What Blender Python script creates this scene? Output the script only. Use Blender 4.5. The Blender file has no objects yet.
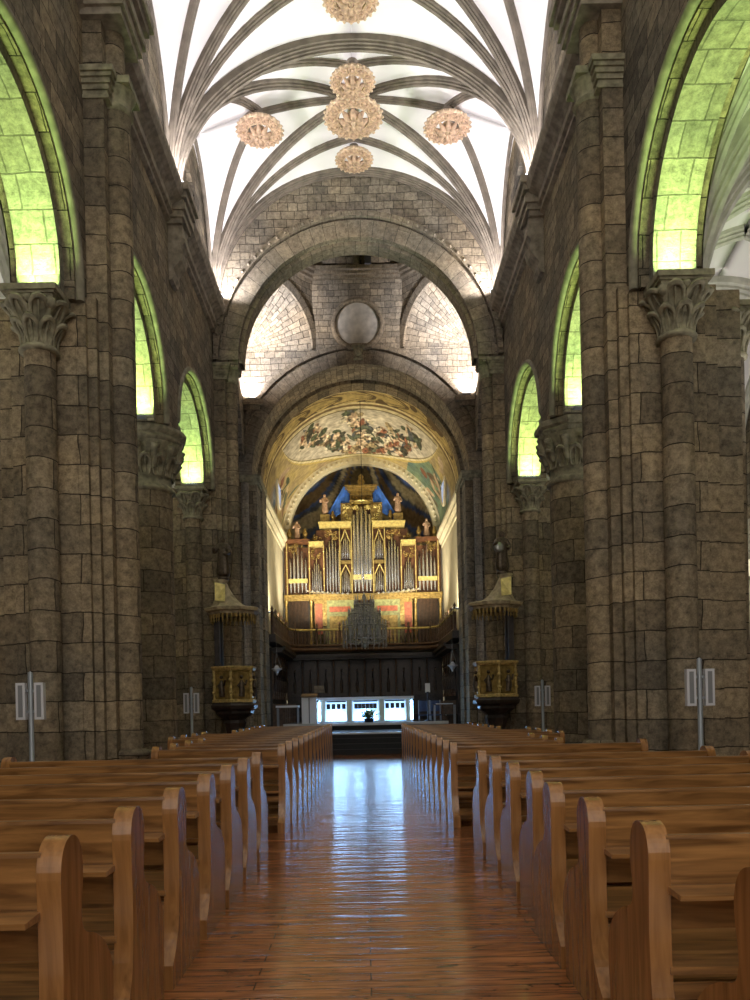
import bpy, math, random
from math import sin, cos, pi, sqrt, radians as R
from mathutils import Vector, Matrix
random.seed(7)
S = bpy.context.scene
C = S.collection

# ------------------------------------------------------------------ camera, world, exposure
cam_d = bpy.data.cameras.new('camera')
cam_d.sensor_width = 36; cam_d.lens = 28.0
cam_d.shift_x = 9.5 / 1000; cam_d.shift_y = 0.206
cam_d.clip_end = 200
cam = bpy.data.objects.new('camera', cam_d); C.objects.link(cam)
cam.matrix_world = Matrix.Translation((0, 0, 1.5)) @ Matrix.Rotation(R(90), 4, 'X') @ Matrix.Rotation(R(-1.19), 4, 'Z')
S.camera = cam
w = bpy.data.worlds.new('world'); S.world = w; w.use_nodes = True
w.node_tree.nodes['Background'].inputs[0].default_value = (1.0, .93, .84, 1)
w.node_tree.nodes['Background'].inputs[1].default_value = 1.8
S.view_settings.view_transform = 'Standard'; S.view_settings.look = 'None'
S.view_settings.exposure = 0.0; S.view_settings.gamma = 1.0
S.view_settings.use_curve_mapping = False
S.cycles.use_denoising = True
S.cycles.max_bounces = 8; S.cycles.diffuse_bounces = 5; S.cycles.glossy_bounces = 3
S.cycles.sample_clamp_indirect = 6.0
S.cycles.caustics_reflective = False

def lamp(name, loc, power, color, size=(.4, .2), aim=(0, 0, 1), spread=180, parent=None):
    l = bpy.data.lights.new(name, 'AREA'); l.shape = 'RECTANGLE'
    l.size, l.size_y = size; l.energy = power; l.color = color; l.spread = R(spread)
    o = bpy.data.objects.new(name, l); C.objects.link(o)
    o.location = loc; o.rotation_euler = Vector(aim).to_track_quat('-Z', 'Z').to_euler()
    if parent: o.parent = parent
    return o

# ------------------------------------------------------------------ mesh helper
class MB:
    def __init__(s): s.v = []; s.f = []; s.uv = []; s.sm = []; s.mi = []; s.cur = 0
    def face(s, pts, uv=None, smooth=False):
        pts = [Vector(p) for p in pts]
        b = len(s.v); s.v += pts; s.f.append(list(range(b, b + len(pts))))
        if uv is None:
            n = Vector((0, 0, 0))
            for i in range(len(pts)):
                a, c = pts[i], pts[(i + 1) % len(pts)]; n += a.cross(c)
            if n.length > 1e-12: n.normalize()
            if abs(n.z) > .8: uv = [(p.x, p.y) for p in pts]
            elif abs(n.x) > abs(n.y): uv = [(p.y, p.z) for p in pts]
            else: uv = [(p.x, p.z) for p in pts]
        s.uv.append(uv); s.sm.append(smooth); s.mi.append(s.cur)
    def grid(s, P, UV=None, smooth=True, closeu=False):
        # P[i][j] shared-vertex grid
        b = len(s.v); ni, nj = len(P), len(P[0])
        for row in P: s.v += [Vector(p) for p in row]
        for i in range(ni - 1 + (1 if closeu else 0)):
            for j in range(nj - 1):
                i2 = (i + 1) % ni
                s.f.append([b + i*nj + j, b + i2*nj + j, b + i2*nj + j + 1, b + i*nj + j + 1])
                if UV:
                    if i + 1 < len(UV): ui = UV[i+1]
                    else: ui = UV[i2]
                    s.uv.append([UV[i][j], ui[j], ui[j+1], UV[i][j+1]])
                else:
                    q = [Vector(P[i][j]), Vector(P[i2][j]), Vector(P[i2][j+1]), Vector(P[i][j+1])]
                    s.uv.append([(p.x + p.y, p.z) for p in q])
                s.sm.append(smooth); s.mi.append(s.cur)
    def box(s, x0, x1, y0, y1, z0, z1):
        if x0 > x1: x0, x1 = x1, x0
        if y0 > y1: y0, y1 = y1, y0
        if z0 > z1: z0, z1 = z1, z0
        p = [Vector((x, y, z)) for z in (z0, z1) for y in (y0, y1) for x in (x0, x1)]
        for q in ((0, 2, 3, 1), (4, 5, 7, 6), (0, 1, 5, 4), (2, 6, 7, 3), (0, 4, 6, 2), (1, 3, 7, 5)):
            s.face([p[i] for i in q])
        return s
    def prism(s, poly, f, c0, c1, smooth=False):
        # poly in (a,b); f(a,b,c)->xyz
        n = len(poly)
        s.face([f(a, b, c0) for a, b in poly][::-1]); s.face([f(a, b, c1) for a, b in poly])
        for i in range(n):
            a, b = poly[i], poly[(i + 1) % n]
            s.face([f(*a, c0), f(*b, c0), f(*b, c1), f(*a, c1)], smooth=False)
        return s
    def lathe(s, prof, cx=0, cy=0, cz=0, n=20, a0=0, a1=2*pi, sx=1, sy=1, rot=0, smooth=True, cap=False):
        full = abs(a1 - a0 - 2*pi) < 1e-6
        rm = max(r for r, z in prof)
        P, U = [], []
        for i in range(n if full else n + 1):
            a = a0 + (a1 - a0) * i / n + rot
            P.append([(cx + r*cos(a)*sx, cy + r*sin(a)*sy, cz + z) for r, z in prof])
        for i in range(n + 1):
            a = (a1 - a0) * i / n
            acc = 0; row = []
            for k, (r, z) in enumerate(prof):
                row.append((a*rm, cz + z))
            U.append(row)
        s.grid(P, U, smooth, full)
        if cap:
            for k in (0, -1):
                if prof[k][0] > 1e-4:
                    ring = [P[i][k] for i in range(len(P))]
                    s.face(ring if k == -1 else ring[::-1])
        return s
    def tube(s, pts, r, n=8, closed=False, cap=True):
        pts = [Vector(p) for p in pts]; m = len(pts); P = []
        rr = r if isinstance(r, (list, tuple)) else [r]*m
        up = Vector((0, 0, 1))
        acc = 0
        for i in range(m):
            t = (pts[(i+1) % m] - pts[i-1]) if closed else (pts[min(i+1, m-1)] - pts[max(i-1, 0)])
            t.normalize()
            u = t.cross(up)
            if u.length < .05: u = t.cross(Vector((0, 1, 0)))
            u.normalize(); v = u.cross(t)
            P.append([pts[i] + (u*cos(2*pi*k/n) + v*sin(2*pi*k/n))*rr[i] for k in range(n + 1)])
        if closed: P.append(P[0])
        s.grid(P)
        if cap and not closed:
            s.face(P[0][:-1]); s.face(P[-1][:-1][::-1])
        return s
    def sweep(s, pts, prof, sides, downs, closed=False):
        P, U = [], []; acc = 0; last = None
        for p, sd, dn in zip(pts, sides, downs):
            p = Vector(p)
            if last is not None: acc += (p - last).length
            last = p
            P.append([p + sd*a + dn*b for a, b in prof]); U.append([(acc, k*.1) for k in range(len(prof))])
        s.grid(P, U, smooth=False)
        return s
    def ball(s, c, rx, ry=None, rz=None, n=10, m=6):
        ry = ry or rx; rz = rz or rx
        P = [[(c[0] + rx*sin(pi*j/m)*cos(2*pi*i/n), c[1] + ry*sin(pi*j/m)*sin(2*pi*i/n), c[2] - rz*cos(pi*j/m)) for j in range(m + 1)] for i in range(n)]
        s.grid(P, None, True, True); return s
    def ring(s, f, ca, cz, r0, r1, c0, c1, n=32, t0=0, t1=pi, soff=True, extr=True, front=True, back=True):
        # annular arch sector; f(a,b,c) maps horizontal, vertical, depth to xyz
        rmid = r0
        for i in range(n):
            A, B = t0 + (t1-t0)*i/n, t0 + (t1-t0)*(i+1)/n
            g = lambda r, t, c: f(ca + r*cos(t), cz + r*sin(t), c)
            u0, u1 = rmid*A, rmid*B
            if front: s.face([g(r0, A, c0), g(r1, A, c0), g(r1, B, c0), g(r0, B, c0)], [(0, u0), (r1-r0, u0), (r1-r0, u1), (0, u1)])
            if back: s.face([g(r0, A, c1), g(r0, B, c1), g(r1, B, c1), g(r1, A, c1)], [(0, u0), (0, u1), (r1-r0, u1), (r1-r0, u0)])
            if soff: s.face([g(r0, A, c0), g(r0, B, c0), g(r0, B, c1), g(r0, A, c1)], [(c0, u0), (c0, u1), (c1, u1), (c1, u0)])
            if extr: s.face([g(r1, A, c0), g(r1, A, c1), g(r1, B, c1), g(r1, B, c0)], [(c0, u0), (c1, u0), (c1, u1), (c0, u1)])
        return s
    def archwall(s, f, a0, a1, zb, zt, ca, cz, r, c0, c1, n=32, soff=True, sill=None):
        # wall slab a0..a1, zb..zt with a semicircular-headed opening
        def rect(p, q, z0, z1):
            if q - p < 1e-5 or z1 - z0 < 1e-5: return
            for c in (c0, c1): s.face([f(p, z0, c), f(q, z0, c), f(q, z1, c), f(p, z1, c)], [(p, z0), (q, z0), (q, z1), (p, z1)])
        rect(a0, ca - r, zb, zt); rect(ca + r, a1, zb, zt)
        if sill is not None: rect(ca - r, ca + r, zb, sill)
        lo = sill if sill is not None else zb
        for i in range(n):
            A, B = pi - pi*i/n, pi - pi*(i+1)/n
            p, q = ca + r*cos(A), ca + r*cos(B); zp, zq = cz + r*sin(A), cz + r*sin(B)
            for c in (c0, c1): s.face([f(p, zp, c), f(q, zq, c), f(q, zt, c), f(p, zt, c)], [(p, zp), (q, zq), (q, zt), (p, zt)])
            if soff: s.face([f(p, zp, c0), f(p, zp, c1), f(q, zq, c1), f(q, zq, c0)], [(c0, r*A), (c1, r*A), (c1, r*B), (c0, r*B)])
        if cz > lo:
            for sg in (-1, 1): s.face([f(ca + sg*r, lo, c0), f(ca + sg*r, lo, c1), f(ca + sg*r, cz, c1), f(ca + sg*r, cz, c0)], [(c0, lo), (c1, lo), (c1, cz), (c0, cz)])
        for a in (a0, a1): s.face([f(a, zb, c0), f(a, zb, c1), f(a, zt, c1), f(a, zt, c0)], [(c0, zb), (c1, zb), (c1, zt), (c0, zt)])
        s.face([f(a0, zt, c0), f(a1, zt, c0), f(a1, zt, c1), f(a0, zt, c1)], [(a0, c0), (a1, c0), (a1, c1), (a0, c1)])
        return s
    def xf(s, M, start=0):
        for i in range(start, len(s.v)): s.v[i] = M @ s.v[i]
        return s
    def build(s, name, mat, parent=None, bevel=0, colors=None):
        me = bpy.data.meshes.new(name)
        me.from_pydata([tuple(p) for p in s.v], [], s.f)
        uvl = me.uv_layers.new(name='UVMap'); k = 0
        for fi, f in enumerate(s.f):
            for j in range(len(f)):
                uvl.data[k].uv = s.uv[fi][j]; k += 1
        me.polygons.foreach_set('use_smooth', s.sm)
        ms = mat if isinstance(mat, (list, tuple)) else [mat]
        for m_ in ms: me.materials.append(m_)
        if len(ms) > 1: me.polygons.foreach_set('material_index', s.mi)
        if colors:
            ca = me.color_attributes.new('paint', 'FLOAT_COLOR', 'POINT')
            for i, c in enumerate(colors): ca.data[i].color = (*c, 1)
        me.update()
        o = bpy.data.objects.new(name, me); C.objects.link(o)
        if parent: o.parent = parent
        if bevel:
            b = o.modifiers.new('bevel', 'BEVEL'); b.width = bevel; b.segments = 2; b.limit_method = 'ANGLE'; b.angle_limit = R(40)
        return o

def weld(o, d=1e-4):
    m = o.modifiers.new('weld', 'WELD'); m.merge_threshold = d
    if o.modifiers[0] != m:
        o.modifiers.move(len(o.modifiers) - 1, 0)
    return o

def empty(name, loc=(0, 0, 0), rz=0):
    o = bpy.data.objects.new(name, None); C.objects.link(o); o.location = loc; o.rotation_euler = (0, 0, rz)
    return o
def tag(o, label, cat, group=None):
    o['label'] = label; o['category'] = cat
    if group: o['group'] = group
    return o
def struct(o, label=None):
    o['kind'] = 'structure'
    if label: o['label'] = label
    return o
def kids(o): return [c for c in bpy.data.objects if c.parent == o]
def copy_tree(o, parent=None):
    c = o.copy(); C.objects.link(c); c.parent = parent
    for ch in KID.get(o.name, None) or kids(o): copy_tree(ch, c)
    return c
KID = {}

# ------------------------------------------------------------------ materials
def mat(name):
    m = bpy.data.materials.new(name); m.use_nodes = True
    nt = m.node_tree; b = nt.nodes['Principled BSDF']
    return m, nt, b, nt.nodes.new, nt.links.new
def plain(name, col, rough=.5, metal=0, spec=.5, noise=0, nscale=8, bump=0, emit=None, es=0):
    m, nt, b, N, L = mat(name)
    b.inputs['Base Color'].default_value = (*col, 1); b.inputs['Roughness'].default_value = rough
    b.inputs['Metallic'].default_value = metal; b.inputs['Specular IOR Level'].default_value = spec
    if noise or bump:
        tc = N('ShaderNodeTexCoord'); nz = N('ShaderNodeTexNoise'); nz.inputs['Scale'].default_value = nscale; nz.inputs['Detail'].default_value = 5
        L(tc.outputs['Object'], nz.inputs['Vector'])
        if noise:
            r = N('ShaderNodeValToRGB'); r.color_ramp.elements[0].position = .3; r.color_ramp.elements[1].position = .7
            r.color_ramp.elements[0].color = (*[c*(1-noise) for c in col], 1); r.color_ramp.elements[1].color = (*[min(1, c*(1+noise)) for c in col], 1)
            L(nz.outputs['Fac'], r.inputs['Fac']); L(r.outputs['Color'], b.inputs['Base Color'])
        if bump:
            bp = N('ShaderNodeBump'); bp.inputs['Strength'].default_value = bump; bp.inputs['Distance'].default_value = .03
            L(nz.outputs['Fac'], bp.inputs['Height']); L(bp.outputs['Normal'], b.inputs['Normal'])
    if emit:
        b.inputs['Emission Color'].default_value = (*emit, 1); b.inputs['Emission Strength'].default_value = es
    return m
def stone(name, c1, c2, row=.42, width=.8, mortar=(.03, .025, .018), ms=.018, bump=.6, dist=.05, cvar=1.0, rough=.85, uoff=0, off=.43, sq=.7):
    m, nt, b, N, L = mat(name)
    uv = N('ShaderNodeUVMap'); uv.uv_map = 'UVMap'
    tc = N('ShaderNodeTexCoord')
    n0 = N('ShaderNodeTexNoise'); n0.inputs['Scale'].default_value = 2.2; n0.inputs['Detail'].default_value = 2
    L(tc.outputs['Object'], n0.inputs['Vector'])
    sub = N('ShaderNodeVectorMath'); sub.operation = 'SUBTRACT'; sub.inputs[1].default_value = (.5, .5, .5)
    L(n0.outputs['Color'], sub.inputs[0])
    sc = N('ShaderNodeVectorMath'); sc.operation = 'SCALE'; sc.inputs['Scale'].default_value = dist
    L(sub.outputs[0], sc.inputs[0])
    ad = N('ShaderNodeVectorMath'); ad.operation = 'ADD'
    of = N('ShaderNodeVectorMath'); of.operation = 'ADD'; of.inputs[1].default_value = (uoff, 0, 0); L(uv.outputs['UV'], of.inputs[0])
    L(of.outputs[0], ad.inputs[0]); L(sc.outputs[0], ad.inputs[1])
    br = N('ShaderNodeTexBrick'); br.offset = off; br.squash = sq; br.squash_frequency = 3
    br.inputs['Scale'].default_value = 1; br.inputs['Mortar Size'].default_value = ms; br.inputs['Mortar Smooth'].default_value = .35
    br.inputs['Brick Width'].default_value = width; br.inputs['Row Height'].default_value = row; br.inputs['Bias'].default_value = 0
    br.inputs['Color1'].default_value = (*c1, 1); br.inputs['Color2'].default_value = (*c2, 1); br.inputs['Mortar'].default_value = (*mortar, 1)
    L(ad.outputs[0], br.inputs['Vector'])
    n1 = N('ShaderNodeTexNoise'); n1.inputs['Scale'].default_value = 9; n1.inputs['Detail'].default_value = 9; n1.inputs['Roughness'].default_value = .78
    L(tc.outputs['Object'], n1.inputs['Vector'])
    rp = N('ShaderNodeValToRGB'); rp.color_ramp.elements[0].position = .34; rp.color_ramp.elements[1].position = .70
    v = .55*cvar
    rp.color_ramp.elements[0].color = (1-v, 1-v, 1-v, 1); rp.color_ramp.elements[1].color = (1+v*.8, 1+v*.78, 1+v*.7, 1)
    L(n1.outputs['Fac'], rp.inputs['Fac'])
    mx = N('ShaderNodeMix'); mx.data_type = 'RGBA'; mx.blend_type = 'MULTIPLY'; mx.inputs[0].default_value = 1
    L(br.outputs['Color'], mx.inputs[6]); L(rp.outputs['Color'], mx.inputs[7])
    # broad weathering
    n2 = N('ShaderNodeTexNoise'); n2.inputs['Scale'].default_value = .7; n2.inputs['Detail'].default_value = 3
    L(tc.outputs['Object'], n2.inputs['Vector'])
    rp2 = N('ShaderNodeValToRGB'); rp2.color_ramp.elements[0].position = .35; rp2.color_ramp.elements[1].position = .65
    rp2.color_ramp.elements[0].color = (.78, .8, .84, 1); rp2.color_ramp.elements[1].color = (1.15, 1.08, .98, 1)
    L(n2.outputs['Fac'], rp2.inputs['Fac'])
    mx2 = N('ShaderNodeMix'); mx2.data_type = 'RGBA'; mx2.blend_type = 'MULTIPLY'; mx2.inputs[0].default_value = 1
    L(mx.outputs[2], mx2.inputs[6]); L(rp2.outputs['Color'], mx2.inputs[7])
    L(mx2.outputs[2], b.inputs['Base Color'])
    b.inputs['Roughness'].default_value = rough; b.inputs['Specular IOR Level'].default_value = .25
    mm = N('ShaderNodeMath'); mm.operation = 'MULTIPLY_ADD'; mm.inputs[1].default_value = -1.3
    L(br.outputs['Fac'], mm.inputs[0]); L(n1.outputs['Fac'], mm.inputs[2])
    bp = N('ShaderNodeBump'); bp.inputs['Strength'].default_value = bump; bp.inputs['Distance'].default_value = .03
    L(mm.outputs[0], bp.inputs['Height']); L(bp.outputs['Normal'], b.inputs['Normal'])
    return m
def wood(name, dark, light, axis='X', rough=.32, scale=1.0, coat=.3):
    m, nt, b, N, L = mat(name)
    tc = N('ShaderNodeTexCoord'); mp = N('ShaderNodeMapping')
    st = {'X': (1.2, 14, 14), 'Z': (14, 14, 1.2), 'Y': (14, 1.2, 14)}[axis]
    mp.inputs['Scale'].default_value = [a*scale for a in st]
    L(tc.outputs['Object'], mp.inputs['Vector'])
    n1 = N('ShaderNodeTexNoise'); n1.inputs['Scale'].default_value = 1.6; n1.inputs['Detail'].default_value = 6; n1.inputs['Distortion'].default_value = .8
    L(mp.outputs[0], n1.inputs['Vector'])
    rp = N('ShaderNodeValToRGB'); rp.color_ramp.elements[0].position = .32; rp.color_ramp.elements[1].position = .7
    rp.color_ramp.elements[0].color = (*dark, 1); rp.color_ramp.elements[1].color = (*light, 1)
    L(n1.outputs['Fac'], rp.inputs['Fac']); L(rp.outputs['Color'], b.inputs['Base Color'])
    b.inputs['Roughness'].default_value = rough; b.inputs['Coat Weight'].default_value = coat; b.inputs['Coat Roughness'].default_value = .2
    bp = N('ShaderNodeBump'); bp.inputs['Strength'].default_value = .12; bp.inputs['Distance'].default_value = .01
    L(n1.outputs['Fac'], bp.inputs['Height']); L(bp.outputs['Normal'], b.inputs['Normal'])
    return m
def floor_mat():
    m, nt, b, N, L = mat('varnished_plank_floor')
    tc = N('ShaderNodeTexCoord')
    br = N('ShaderNodeTexBrick'); br.offset = .37; br.inputs['Scale'].default_value = 1
    br.inputs['Brick Width'].default_value = 1.7; br.inputs['Row Height'].default_value = .115; br.inputs['Mortar Size'].default_value = .004
    br.inputs['Color1'].default_value = (.36, .145, .055, 1); br.inputs['Color2'].default_value = (.24, .088, .033, 1); br.inputs['Mortar'].default_value = (.04, .014, .007, 1)
    L(tc.outputs['Object'], br.inputs['Vector'])
    mp = N('ShaderNodeMapping'); mp.inputs['Scale'].default_value = (1.4, 16, 1)
    L(tc.outputs['Object'], mp.inputs['Vector'])
    n1 = N('ShaderNodeTexNoise'); n1.inputs['Scale'].default_value = 1.6; n1.inputs['Detail'].default_value = 6; n1.inputs['Distortion'].default_value = 1.2
    L(mp.outputs[0], n1.inputs['Vector'])
    rp = N('ShaderNodeValToRGB'); e = rp.color_ramp.elements
    e[0].position = .25; e[0].color = (.28, .22, .2, 1); e[1].position = .62; e[1].color = (1.25, 1.2, 1.1, 1)
    L(n1.outputs['Fac'], rp.inputs['Fac'])
    mx = N('ShaderNodeMix'); mx.data_type = 'RGBA'; mx.blend_type = 'MULTIPLY'; mx.inputs[0].default_value = 1
    L(br.outputs['Color'], mx.inputs[6]); L(rp.outputs['Color'], mx.inputs[7])
    mp2 = N('ShaderNodeMapping'); mp2.inputs['Scale'].default_value = (2.6, 7, 1)
    L(tc.outputs['Object'], mp2.inputs['Vector'])
    vo = N('ShaderNodeTexNoise'); vo.inputs['Scale'].default_value = 1.8; vo.inputs['Detail'].default_value = 3; vo.inputs['Distortion'].default_value = 1.5
    L(mp2.outputs[0], vo.inputs['Vector'])
    rk = N('ShaderNodeValToRGB'); rk.color_ramp.elements[0].position = .31; rk.color_ramp.elements[1].position = .37
    rk.color_ramp.elements[0].color = (.22, .2, .22, 1); rk.color_ramp.elements[1].color = (1, 1, 1, 1)
    L(vo.outputs['Fac'], rk.inputs['Fac'])
    mx2 = N('ShaderNodeMix'); mx2.data_type = 'RGBA'; mx2.blend_type = 'MULTIPLY'; mx2.inputs[0].default_value = 1
    L(mx.outputs[2], mx2.inputs[6]); L(rk.outputs['Color'], mx2.inputs[7])
    L(mx2.outputs[2], b.inputs['Base Color'])
    b.inputs['Roughness'].default_value = .16; b.inputs['Specular IOR Level'].default_value = .7
    wv = N('ShaderNodeMapping'); wv.inputs['Scale'].default_value = (.7, 9, 1)
    L(tc.outputs['Object'], wv.inputs['Vector'])
    n3 = N('ShaderNodeTexNoise'); n3.inputs['Scale'].default_value = 1.0; n3.inputs['Detail'].default_value = 3
    L(wv.outputs[0], n3.inputs['Vector'])
    a = N('ShaderNodeMath'); a.operation = 'MULTIPLY_ADD'; a.inputs[1].default_value = -.4
    L(br.outputs['Fac'], a.inputs[0]); L(n3.outputs['Fac'], a.inputs[2])
    bp = N('ShaderNodeBump'); bp.inputs['Strength'].default_value = .6; bp.inputs['Distance'].default_value = .02
    L(a.outputs[0], bp.inputs['Height']); L(bp.outputs['Normal'], b.inputs['Normal'])
    return m
def paint_mat(name, rough=.6, bump=.1, metal=0):
    m, nt, b, N, L = mat(name)
    at = N('ShaderNodeVertexColor'); at.layer_name = 'paint'
    tc = N('ShaderNodeTexCoord'); n1 = N('ShaderNodeTexNoise'); n1.inputs['Scale'].default_value = 5; n1.inputs['Detail'].default_value = 7
    L(tc.outputs['Object'], n1.inputs['Vector'])
    rp = N('ShaderNodeValToRGB'); rp.color_ramp.elements[0].position = .3; rp.color_ramp.elements[1].position = .7
    rp.color_ramp.elements[0].color = (.62, .6, .55, 1); rp.color_ramp.elements[1].color = (1.2, 1.2, 1.2, 1)
    L(n1.outputs['Fac'], rp.inputs['Fac'])
    mx = N('ShaderNodeMix'); mx.data_type = 'RGBA'; mx.blend_type = 'MULTIPLY'; mx.inputs[0].default_value = 1
    L(at.outputs['Color'], mx.inputs[6]); L(rp.outputs['Color'], mx.inputs[7]); L(mx.outputs[2], b.inputs['Base Color'])
    b.inputs['Roughness'].default_value = rough; b.inputs['Metallic'].default_value = metal
    return m

SB = (.30, .235, .165); SB2 = (.215, .175, .13)
M = {}
M['pier'] = stone('pier_ashlar', (.36, .295, .20), (.17, .142, .102), .43, .85, mortar=(.045, .036, .026), ms=.008, bump=.9, dist=.07, cvar=1.15)
M['pierw'] = stone('pier_ashlar_blocks', (.36, .295, .20), (.17, .142, .102), .41, 1.6, mortar=(.045, .036, .026), ms=.008, bump=.9, dist=.08, cvar=1.15, uoff=.4, off=.5, sq=1.0)
M['wall'] = stone('wall_ashlar', (.33, .28, .205), (.15, .128, .098), .27, .5, mortar=(.05, .04, .03), ms=.008, bump=.6, dist=.07)
M['wall_s'] = stone('crossing_masonry', (.40, .345, .265), (.22, .19, .15), .21, .36, mortar=(.07, .06, .05), ms=.008, bump=.8, dist=.09)
M['arch'] = stone('arch_voussoirs', (.33, .28, .21), (.23, .195, .15), .3, .9, mortar=(.07,.06,.045), ms=.006, bump=.4)
M['roll'] = plain('roll_moulding_stone', (.20, .18, .13), .8, noise=.4, nscale=5, bump=.4)
M['soffit'] = stone('arch_soffit_stone', (.36, .34, .27), (.26, .245, .19), .4, .46, mortar=(.16, .15, .12), ms=.012, bump=.6)
M['dark'] = stone('dark_base_stone', (.12, .11, .10), (.07, .068, .06), .4, .8, mortar=(.2, .18, .15), ms=.012)
M['rib'] = plain('rib_stone', (.185, .155, .12), .8, noise=.3, nscale=5, bump=.3)
M['carve'] = plain('carved_capital_stone', (.26, .24, .16), .85, noise=.45, nscale=9, bump=.5)
M['cornice'] = plain('cornice_stone', (.30, .26, .20), .8, noise=.4, nscale=7, bump=.5)
M['plaster'] = plain('white_vault_plaster', (.86, .83, .82), .8, noise=.05, nscale=1.5)
M['cream'] = plain('cream_plaster', (.72, .66, .48), .7, noise=.12, nscale=2)
M['floor'] = floor_mat()
M['woodx'] = wood('pew_oak_long_grain', (.13, .058, .017), (.43, .215, .07), 'X', rough=.28, coat=.5)
M['woodz'] = wood('pew_oak_end_grain', (.22, .10, .03), (.42, .20, .065), 'Z', rough=.26, coat=.5)
M['gold'] = plain('gilded_carving', (.36, .25, .08), .38, metal=.6, noise=.45, nscale=9, bump=.6)
M['pgold'] = plain('pulpit_gilding', (.50, .37, .13), .6, metal=.2, noise=.45, nscale=14, bump=.5)
M['goldl'] = plain('bright_gilding', (.85, .68, .26), .35, metal=.5, noise=.25, nscale=9, bump=.3)
M['redwood'] = plain('organ_case_wood', (.16, .07, .03), .45, noise=.4, nscale=6)
M['pipe'] = plain('tin_organ_pipe', (.78, .80, .84), .22, metal=.9)
M['darkwood'] = plain('dark_choir_wood', (.03, .022, .018), .45, noise=.5, nscale=7, bump=.4)
M['stall'] = plain('stall_panel_wood', (.045, .03, .022), .4, noise=.4, nscale=8)
M['walnut'] = plain('walnut_balustrade', (.10, .055, .03), .4, noise=.4, nscale=8)
M['red'] = plain('red_marbled_panel', (.48, .13, .06), .45, noise=.35, nscale=9)
M['green'] = plain('green_gold_panel', (.33, .34, .14), .45, noise=.5, nscale=8)
M['iron'] = plain('dark_iron', (.045, .045, .05), .4, metal=.7)
M['silver'] = plain('tarnished_silver', (.35, .35, .33), .35, metal=.85, noise=.3, nscale=12)
M['grey'] = plain('grey_metal_pole', (.30, .33, .36), .4, metal=.4)
M['lpanel'] = plain('pale_grille_panel', (.62, .63, .66), .5)
M['dgrille'] = plain('dark_grille', (.22, .23, .24), .6)
M['salmon'] = plain('salmon_gilt_boss', (.50, .33, .22), .6, metal=.15, noise=.4, nscale=14, bump=.5)
M['salmon2'] = plain('gilt_boss_relief', (.60, .44, .30), .5, metal=.2, noise=.3, nscale=14, bump=.4)
M['whitecloth'] = plain('white_altar_cloth', (.85, .87, .9), .6)
M['marble'] = plain('pale_marble', (.62, .62, .60), .3, noise=.12, nscale=3)
M['carpet'] = plain('dark_step_covering', (.035, .036, .04), .9, noise=.2, nscale=30)
M['leaf'] = plain('green_foliage', (.05, .12, .04), .6, noise=.5, nscale=20)
M['petal'] = plain('pale_petals', (.8, .82, .75), .6)
M['paper'] = plain('white_paper', (.85, .85, .8), .6)
M['bluecloth'] = plain('blue_fabric', (.06, .2, .75), .7, noise=.25, nscale=6)
M['chairblue'] = plain('dull_blue_upholstery', (.06, .085, .15), .7)
M['bronze'] = plain('dark_bronze_figure', (.10, .075, .05), .4, metal=.5, noise=.4, nscale=12)
M['glow'] = plain('lamp_glass', (.9, .95, 1), .4, emit=(.75, .88, 1), es=6)
M['altarglow'] = plain('glowing_altar_panel', (.8, .88, 1), .4, emit=(.28, .5, .85), es=2.2)  # emission in the panel stands in for lamps inside the niches
M['clothglow'] = plain('glowing_altar_drapery', (.85, .9, 1), .5, emit=(.26, .54, 1), es=20)  # glow put into the cloth and edges to feed the floor reflection
M['win'] = plain('bluish_leaded_glass', (.2, .27, .4), .2, emit=(.42, .55, .9), es=.55)
M['lead'] = plain('lead_bars', (.08, .08, .09), .5)
M['icebar'] = plain('canopy_stone_paint', (.40, .33, .20), .55, noise=.4, nscale=9, bump=.3)
M['candle'] = plain('candle_wax', (.85, .82, .7), .5)

fx = lambda s: (lambda a, b, c: (s*c, a, b))     # nave side walls: a=y, b=z, c=lateral
fy = lambda a, b, c: (a, c, b)                   # cross walls: a=x, b=z, c=depth

# ------------------------------------------------------------------ floor and platform
b = MB(); b.box(-11, 11, -4, 24.0, -.3, 0); struct(b.build('floor', M['floor']))
b = MB()
b.box(-11, 11, 24.9, 40, -.3, .64); struct(b.build('floor', M['carpet']))
st = empty('altar_steps', (0, 24.0, 0)); struct(st)
for i in range(3):
    y0 = i*.3
    MB().box(-4.2, 4.2, y0, .9, .16*i, .16*(i+1)).build('step', M['carpet'], st)
MB().box(-4.2, 4.2, .88, .98, .60, .655).build('step_nosing', M['marble'], st)
MB().box(-3.0, 3.0, 4.3, 9.0, .64, .88).build('altar_platform', M['carpet'], st)
MB().box(-3.0, 3.0, 4.22, 4.34, .80, .9).build('platform_nosing', M['marble'], st)

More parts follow.
